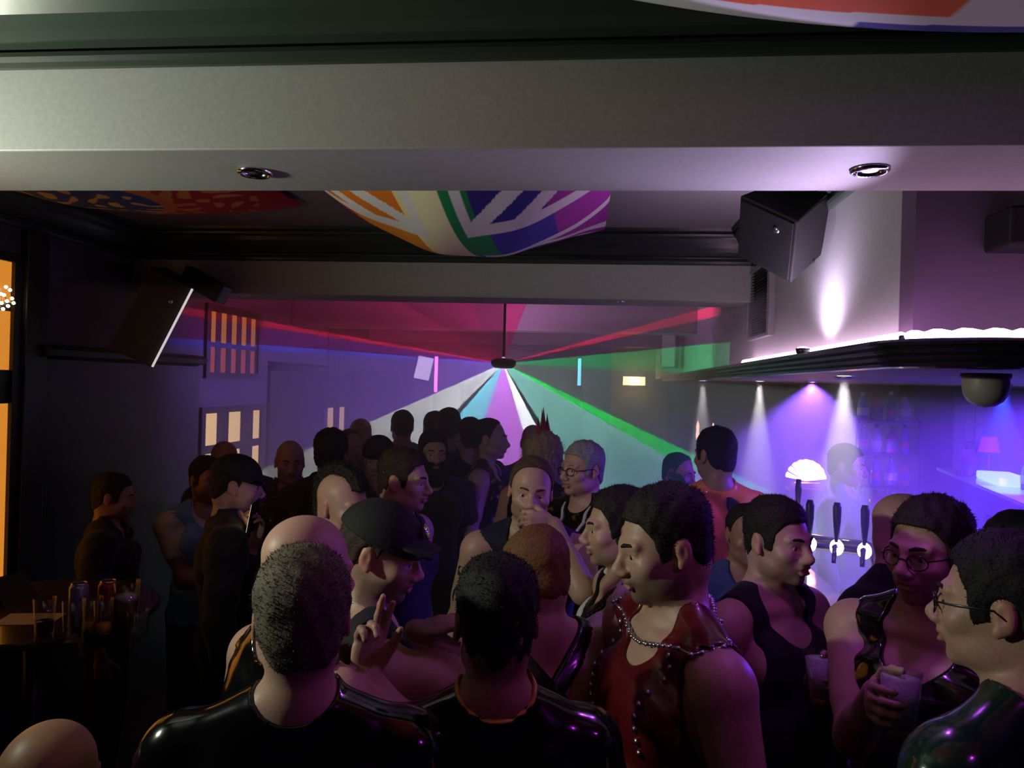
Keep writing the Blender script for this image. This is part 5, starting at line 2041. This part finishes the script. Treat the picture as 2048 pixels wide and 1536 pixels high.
# ---- nearest row
person('man seen from behind with ash hair and a glossy black rubber T-shirt, front left', 604, 1228, 1.40, 172, (8, 4, 0), FAIR, 1.06, 0.03, 'short', 'ash', [('rubbertee', 'rubber')], 2, headw=1.02)
bald = person('bald man with a pink gleam on his scalp and a black rubber vest', 616, 1135, 1.72, 118, (0, 10, 0), PINK, 1.05, 0.04, None, 'brown', [('vest', 'rubber')], 2, stubble=0.4, headw=1.06,
              armR=('p', 733, 1352, 1.64), handR=dict(u=(0.05, 0.1, 1), n=(0.6, -0.8, 0), thumb=1.0, curl=(10, 8, 48, 52), spread=3, thumbout=18, thumbcurl=45, world=True))
person('heavy man in a black cap with a silver badge, bare shoulders and pointing arm', 762, 1100, 1.98, 100, (-24, 14, 0), FAIR, 1.16, 0.10, 'buzz', 'brown',
       [('tank', 'black')], 2, stubble=1.0, extras=[cap(badge=True)], headw=1.04,
       armR=('p', 832, 1262, 1.78), poleR=(0.0, 0.3, -1), handR=dict(u=(0.95, 0.25, 0.22), n=(0.15, 0.2, -1), thumb=1.0, curl=(6, 10, 14, 18), spread=3, world=True))
person('dark-haired man seen from behind, black rubber top with a yellow collar line', 992, 1235, 1.50, 184, (4, 2, 0), TAN, 0.98, 0.0, 'fade', 'black', [('rubbertee', 'rubber'), ('neckline', 'yellow')], 2)
person('balding ginger man with bare shoulders, black strap and shiny navy rubber front', 1070, 1138, 1.98, 206, (0, 12, 4), PINK, 1.16, 0.07, 'balding', 'ginger',
       [('strap', 'leather', (0.75, 0.0, 0.66), 0.05, 0.022), ('strap', 'leather', (-0.75, 0.0, 0.66), 0.05, 0.022), ('trunk', 'bluerubber', 1.22)], 2, headw=1.05)
person('tall dark-haired man in profile with an oxblood studded vest and neck chain', 1328, 1085, 1.76, -62, (-8, 12, 0), FAIR, 1.10, 0.03, 'fade', 'dark', [('vest', 'redleather')], 2, stubble=1.0,
       extras=[chain, studs])
m11 = person('smiling man in a black tank top holding a pint, lit blue from the right', 1556, 1078, 2.28, 52, (0, 2, 0), FAIR, 0.98, 0.03, 'fade', 'dark', [('tank', 'black')], 2, stubble=0.6, mouth=0.002,
             armL=('p', 1640, 1345, 2.12), handL=gripL)
m12 = person('man in spectacles and a scooped black rubber top, green laser light on his cheek', 1860, 1098, 1.88, -24, (-8, 4, 0), FAIR, 1.06, 0.03, 'short', 'dark', [('tank', 'rubber')], 2, stubble=0.7,
             extras=[glasses], armR=('p', 1752, 1385, 1.68), handR=gripR)
person('man in glasses at the right edge with a dark green rubber shirt, face turned left', 2012, 1206, 1.36, -118, (16, 2, 0), FAIR, 1.0, 0.02, 'short', 'black', [('rubbertee', 'greenrubber')], 2, extras=[glasses])
st_ = person('seated bald man whose scalp shows at the bottom left corner', 98, 1572, 1.42, 150, (0, 12, 0), TAN, 1.0, 0.0, None, 'dark', [('tee', 'black')], 1, seat=True)

# ---- second row
m7 = person('man drinking from a glass in a navy sleeveless top, tattoo on his arm', 1062, 977, 2.92, -4, (6, 6, 4), FAIR, 1.04, 0.02, 'buzz', 'sandy', [('vest', 'navy')], 2, stubble=0.4, extras=[tattoo],
            armL=(0.099, -0.150, 1.556), poleL=(0.6, -0.1, -1), handL=dict(u=(-0.90, -0.36, 0.24), n=(-0.43, 0.75, -0.5), thumb=-1.0, curl=46, thumbcurl=35))
person('man in profile facing left with a dark quiff and a white-trimmed leather harness', 1236, 1052, 2.42, -78, (0, 4, 0), FAIR, 0.98, 0.0, 'fade', 'dark', [('strap', 'leather', (0.7, 0, 0.7), 0.05, 0.02), ('strap', 'leather', (-0.7, 0, 0.7), 0.05, 0.02), ('tank', 'white')], 2, stubble=0.4)
person('bald man in a black T-shirt leaning at the bar corner, scalp lit blue', 1816, 1060, 2.46, 60, (30, 6, 0), PINK, 1.05, 0.03, None, 'brown', [('tee', 'black')], 1, armR=(-0.42, -0.25, 1.12))
person('man in a slate blue T-shirt half hidden behind the smiling man', 1494, 1066, 2.95, 20, (0, 4, 0), TAN, 1.0, 0.0, 'buzz', 'dark', [('tee', 'blue')], 0)
person('dark-haired figure at the right edge behind the man in green rubber', 2030, 1108, 2.2, -60, (0, 0, 0), TAN, 1.0, 0.0, 'short', 'black', [('tee', 'black')], 0)
person('young man in profile with a brown crop and a black and yellow tank top', 808, 958, 3.15, 62, (6, 4, 0), FAIR, 0.98, 0.0, 'fade', 'brown', [('tank', 'black'), ('neckline', 'yellow')], 2, stubble=0.2)
person('man with shaved temples and a dark strip of hair, looking right', 686, 1008, 2.78, 40, (6, 6, 0), PINK, 0.98, 0.0, 'mohawk', 'dark', [('vest', 'rubber')], 2, hairlen=0.006)
person('man in a black peaked cap and white-piped harness top, facing the camera', 756, 916, 4.35, -8, (0, 4, 0), FAIR, 0.96, 0.0, 'buzz', 'dark', [('vest', 'rubber'), ('piping', 'cream')], 1, stubble=0.3, extras=[cap(badge=False)])
person('man with dark hair and a long black beard, facing the camera', 866, 904, 4.45, 12, (0, 2, 0), FAIR, 1.0, 0.0, 'short', 'black', [('tee', 'black')], 1, beard='long')
person('person with bushy dark curls and a black jacket, seen from behind', 662, 908, 4.10, 160, (10, 0, 0), TAN, 0.98, 0.0, 'curly', 'black', [('jacket', 'black')], 1)
person('bald man lit red, in glossy brown leather', 580, 922, 4.30, 6, (0, 6, 0), PINK, 1.06, 0.05, None, 'brown', [('jacket', 'brown')], 1, stubble=0.3)
person('pale face between the curly hair and the cap', 700, 892, 5.3, 30, (0, 0, 0), PINK, 0.96, 0.0, 'buzz', 'brown', [('tee', 'black')], 0)
person('grey-haired man with glasses and piped black top, turned left', 1164, 936, 3.62, -42, (-6, 0, 0), PINK, 1.06, 0.03, 'short', 'silver', [('rubbertee', 'rubber'), ('piping', 'cream')], 2, extras=[glasses], mouth=0.003, hairlen=0.006)
person('person with bleached shaggy hair and tall red spikes, seen from behind', 1088, 912, 4.2, 150, (0, -6, 0), PINK, 0.98, 0.0, 'bob', 'blond', [('vest', 'leather')], 1, extras=[spikes])
person('man from behind in a shiny orange shirt with a black curved stripe and phone armband', 1430, 908, 3.78, 200, (18, 4, 0), TAN, 1.04, 0.0, 'short', 'black',
       [('rubbertee', 'orange'), ('stripe', 'leather', 0.0, 1.36, 0.095, 0.032, -0.02, 1.0)], 2, extras=[phone_armband], legs='denim')
person('person with a bright green beard and pale shirt beyond the orange shirt', 1358, 944, 4.6, 60, (0, 10, 0), FAIR, 0.96, 0.0, 'buzz', 'green', [('tee', 'grey')], 1, beard='full')
person('bar worker in a grey shirt behind the taps, turned right', 1694, 930, 4.62, 78, (0, 6, 0), FAIR, 0.98, 0.0, 'short', 'brown', [('shirt', 'grey')], 1)

# ---- left side
mcap = person('man in a flat dark cap and black jacket, turned right, by the lit window', 474, 968, 3.28, 88, (0, 8, 0), FAIR, 1.06, 0.05, 'buzz', 'dark', [('jacket', 'black')], 2, stubble=0.6, extras=[cap(badge=False)],
       armL=('p', 512, 1080, 3.2), handL=dict(u=(0.25, -0.2, 0.95), n=(-0.5, -0.8, 0.0), thumb=-1.0, curl=38, thumbcurl=30, world=True))
person('bearded man in a sky blue and white T-shirt with folded arms', 414, 958, 3.95, 14, (14, 2, 0), TAN, 1.0, 0.02, 'short', 'dark', [('tee', 'white'), ('vest', 'sky', 0.014)], 1, stubble=1.0,
       armL=(-0.04, -0.24, 1.16), armR=(0.05, -0.26, 1.12))
person('bald head showing in front of the lit cream window', 450, 918, 4.75, 30, (0, 4, 0), PINK, 1.0, 0.0, None, 'dark', [('tee', 'black')], 0)
person('man in dark clothes in the shadow behind the round table', 228, 992, 3.72, 78, (0, 6, 0), TAN, 1.0, 0.02, 'short', 'dark', [('jacket', 'black')], 1, stubble=0.5)

# ---- silhouettes in the haze
person('standing silhouette with a round head in the haze, arms at his sides', 804, 852, 5.9, 188, (0, 0, 0), FAIR, 1.06, 0.0, 'buzz', 'dark', [('tee', 'grey')], 0)
person('left of two hazy heads close together under the beams', 868, 856, 6.0, 190, (0, 0, 0), FAIR, 1.0, 0.0, 'short', 'brown', [('tee', 'grey')], 0)
person('right of two hazy heads close together under the beams', 898, 852, 5.6, 170, (0, 0, 0), FAIR, 1.02, 0.0, 'short', 'dark', [('tee', 'blue')], 0)
person('hazy figure between the pair of heads and the bare-armed man', 938, 872, 5.3, 200, (0, 0, 0), FAIR, 1.0, 0.0, 'short', 'dark', [('tee', 'black')], 0)
person('hazy bald figure at the left end of the far group', 722, 868, 5.7, 160, (0, 0, 0), FAIR, 1.0, 0.0, None, 'dark', [('tee', 'black')], 0)
person('bare-armed man in profile facing right with a leather vest in the haze', 980, 876, 4.85, 80, (0, 2, 0), FAIR, 1.08, 0.03, 'buzz', 'dark', [('vest', 'leather')], 1)
person('hazy bald head behind the bleached spiky hair', 1066, 884, 5.2, 180, (0, 0, 0), FAIR, 1.0, 0.0, None, 'dark', [('tee', 'grey')], 0)

# ---- things in their hands
M_ = grip_frame(m11, 'L')
pint(M_ @ T((0, 0, -0.075)), 'pint with a frothy head held by the smiling man', m_ale, 0.035, 0.10)
M_ = grip_frame(m12, 'R')
pint(M_ @ T((0, 0, -0.075)), 'pint with a frothy head held by the man in spectacles', m_ale, 0.035, 0.10)
M_ = grip_frame(m7, 'L')
pint(M_ @ T((0, 0, -0.09)), 'tilted glass at the lips of the tattooed man', m_ale, 0.05, 0, h=0.14, r0=0.028, r1=0.034)
# glowing phone near the lit window
ph_ = empty('mobile_phone')
ph_.matrix_world = grip_frame(mcap, 'L') @ T((0.0, 0.014, 0.0)) @ Matrix.Rotation(math.radians(90), 4, 'Y') @ Matrix.Rotation(math.radians(-55), 4, 'Z') @ T((0, 0, 0.03))
tag(ph_, 'mobile phone with a bright screen held beside the lit window', 'phone')
MB().box(-0.036, 0.036, -0.004, 0.004, -0.072, 0.072).build('case', m_blackpl, ph_, bevel=0.003)
MB().box(-0.033, 0.033, -0.0055, -0.0045, -0.066, 0.066).build('screen', mat('phone screen', (0.1, 0.1, 0.1), 0.2, emit=srgb(255, 215, 165), es=1.0), ph_)
# stool under the seated man
r = st_['root'].location
sto = empty('bar_stool', (r.x, r.y + 0.02, 0))
tag(sto, 'low black stool under the seated man at the bottom left', 'stool')
sz = 0.93 - 0.118 + r.z - 0.03
MB().lathe([(0.17, sz - 0.05), (0.18, sz - 0.03), (0.17, sz), (0.001, sz)], 24).build('seat', m_blackpl, sto, True)
for i in range(4):
    a = math.pi / 4 + i * math.pi / 2
    MB().tube([(0.12 * math.cos(a), 0.12 * math.sin(a), sz - 0.05), (0.17 * math.cos(a), 0.17 * math.sin(a), 0.0)], 0.014, 8).build('leg', m_blackpl, sto)
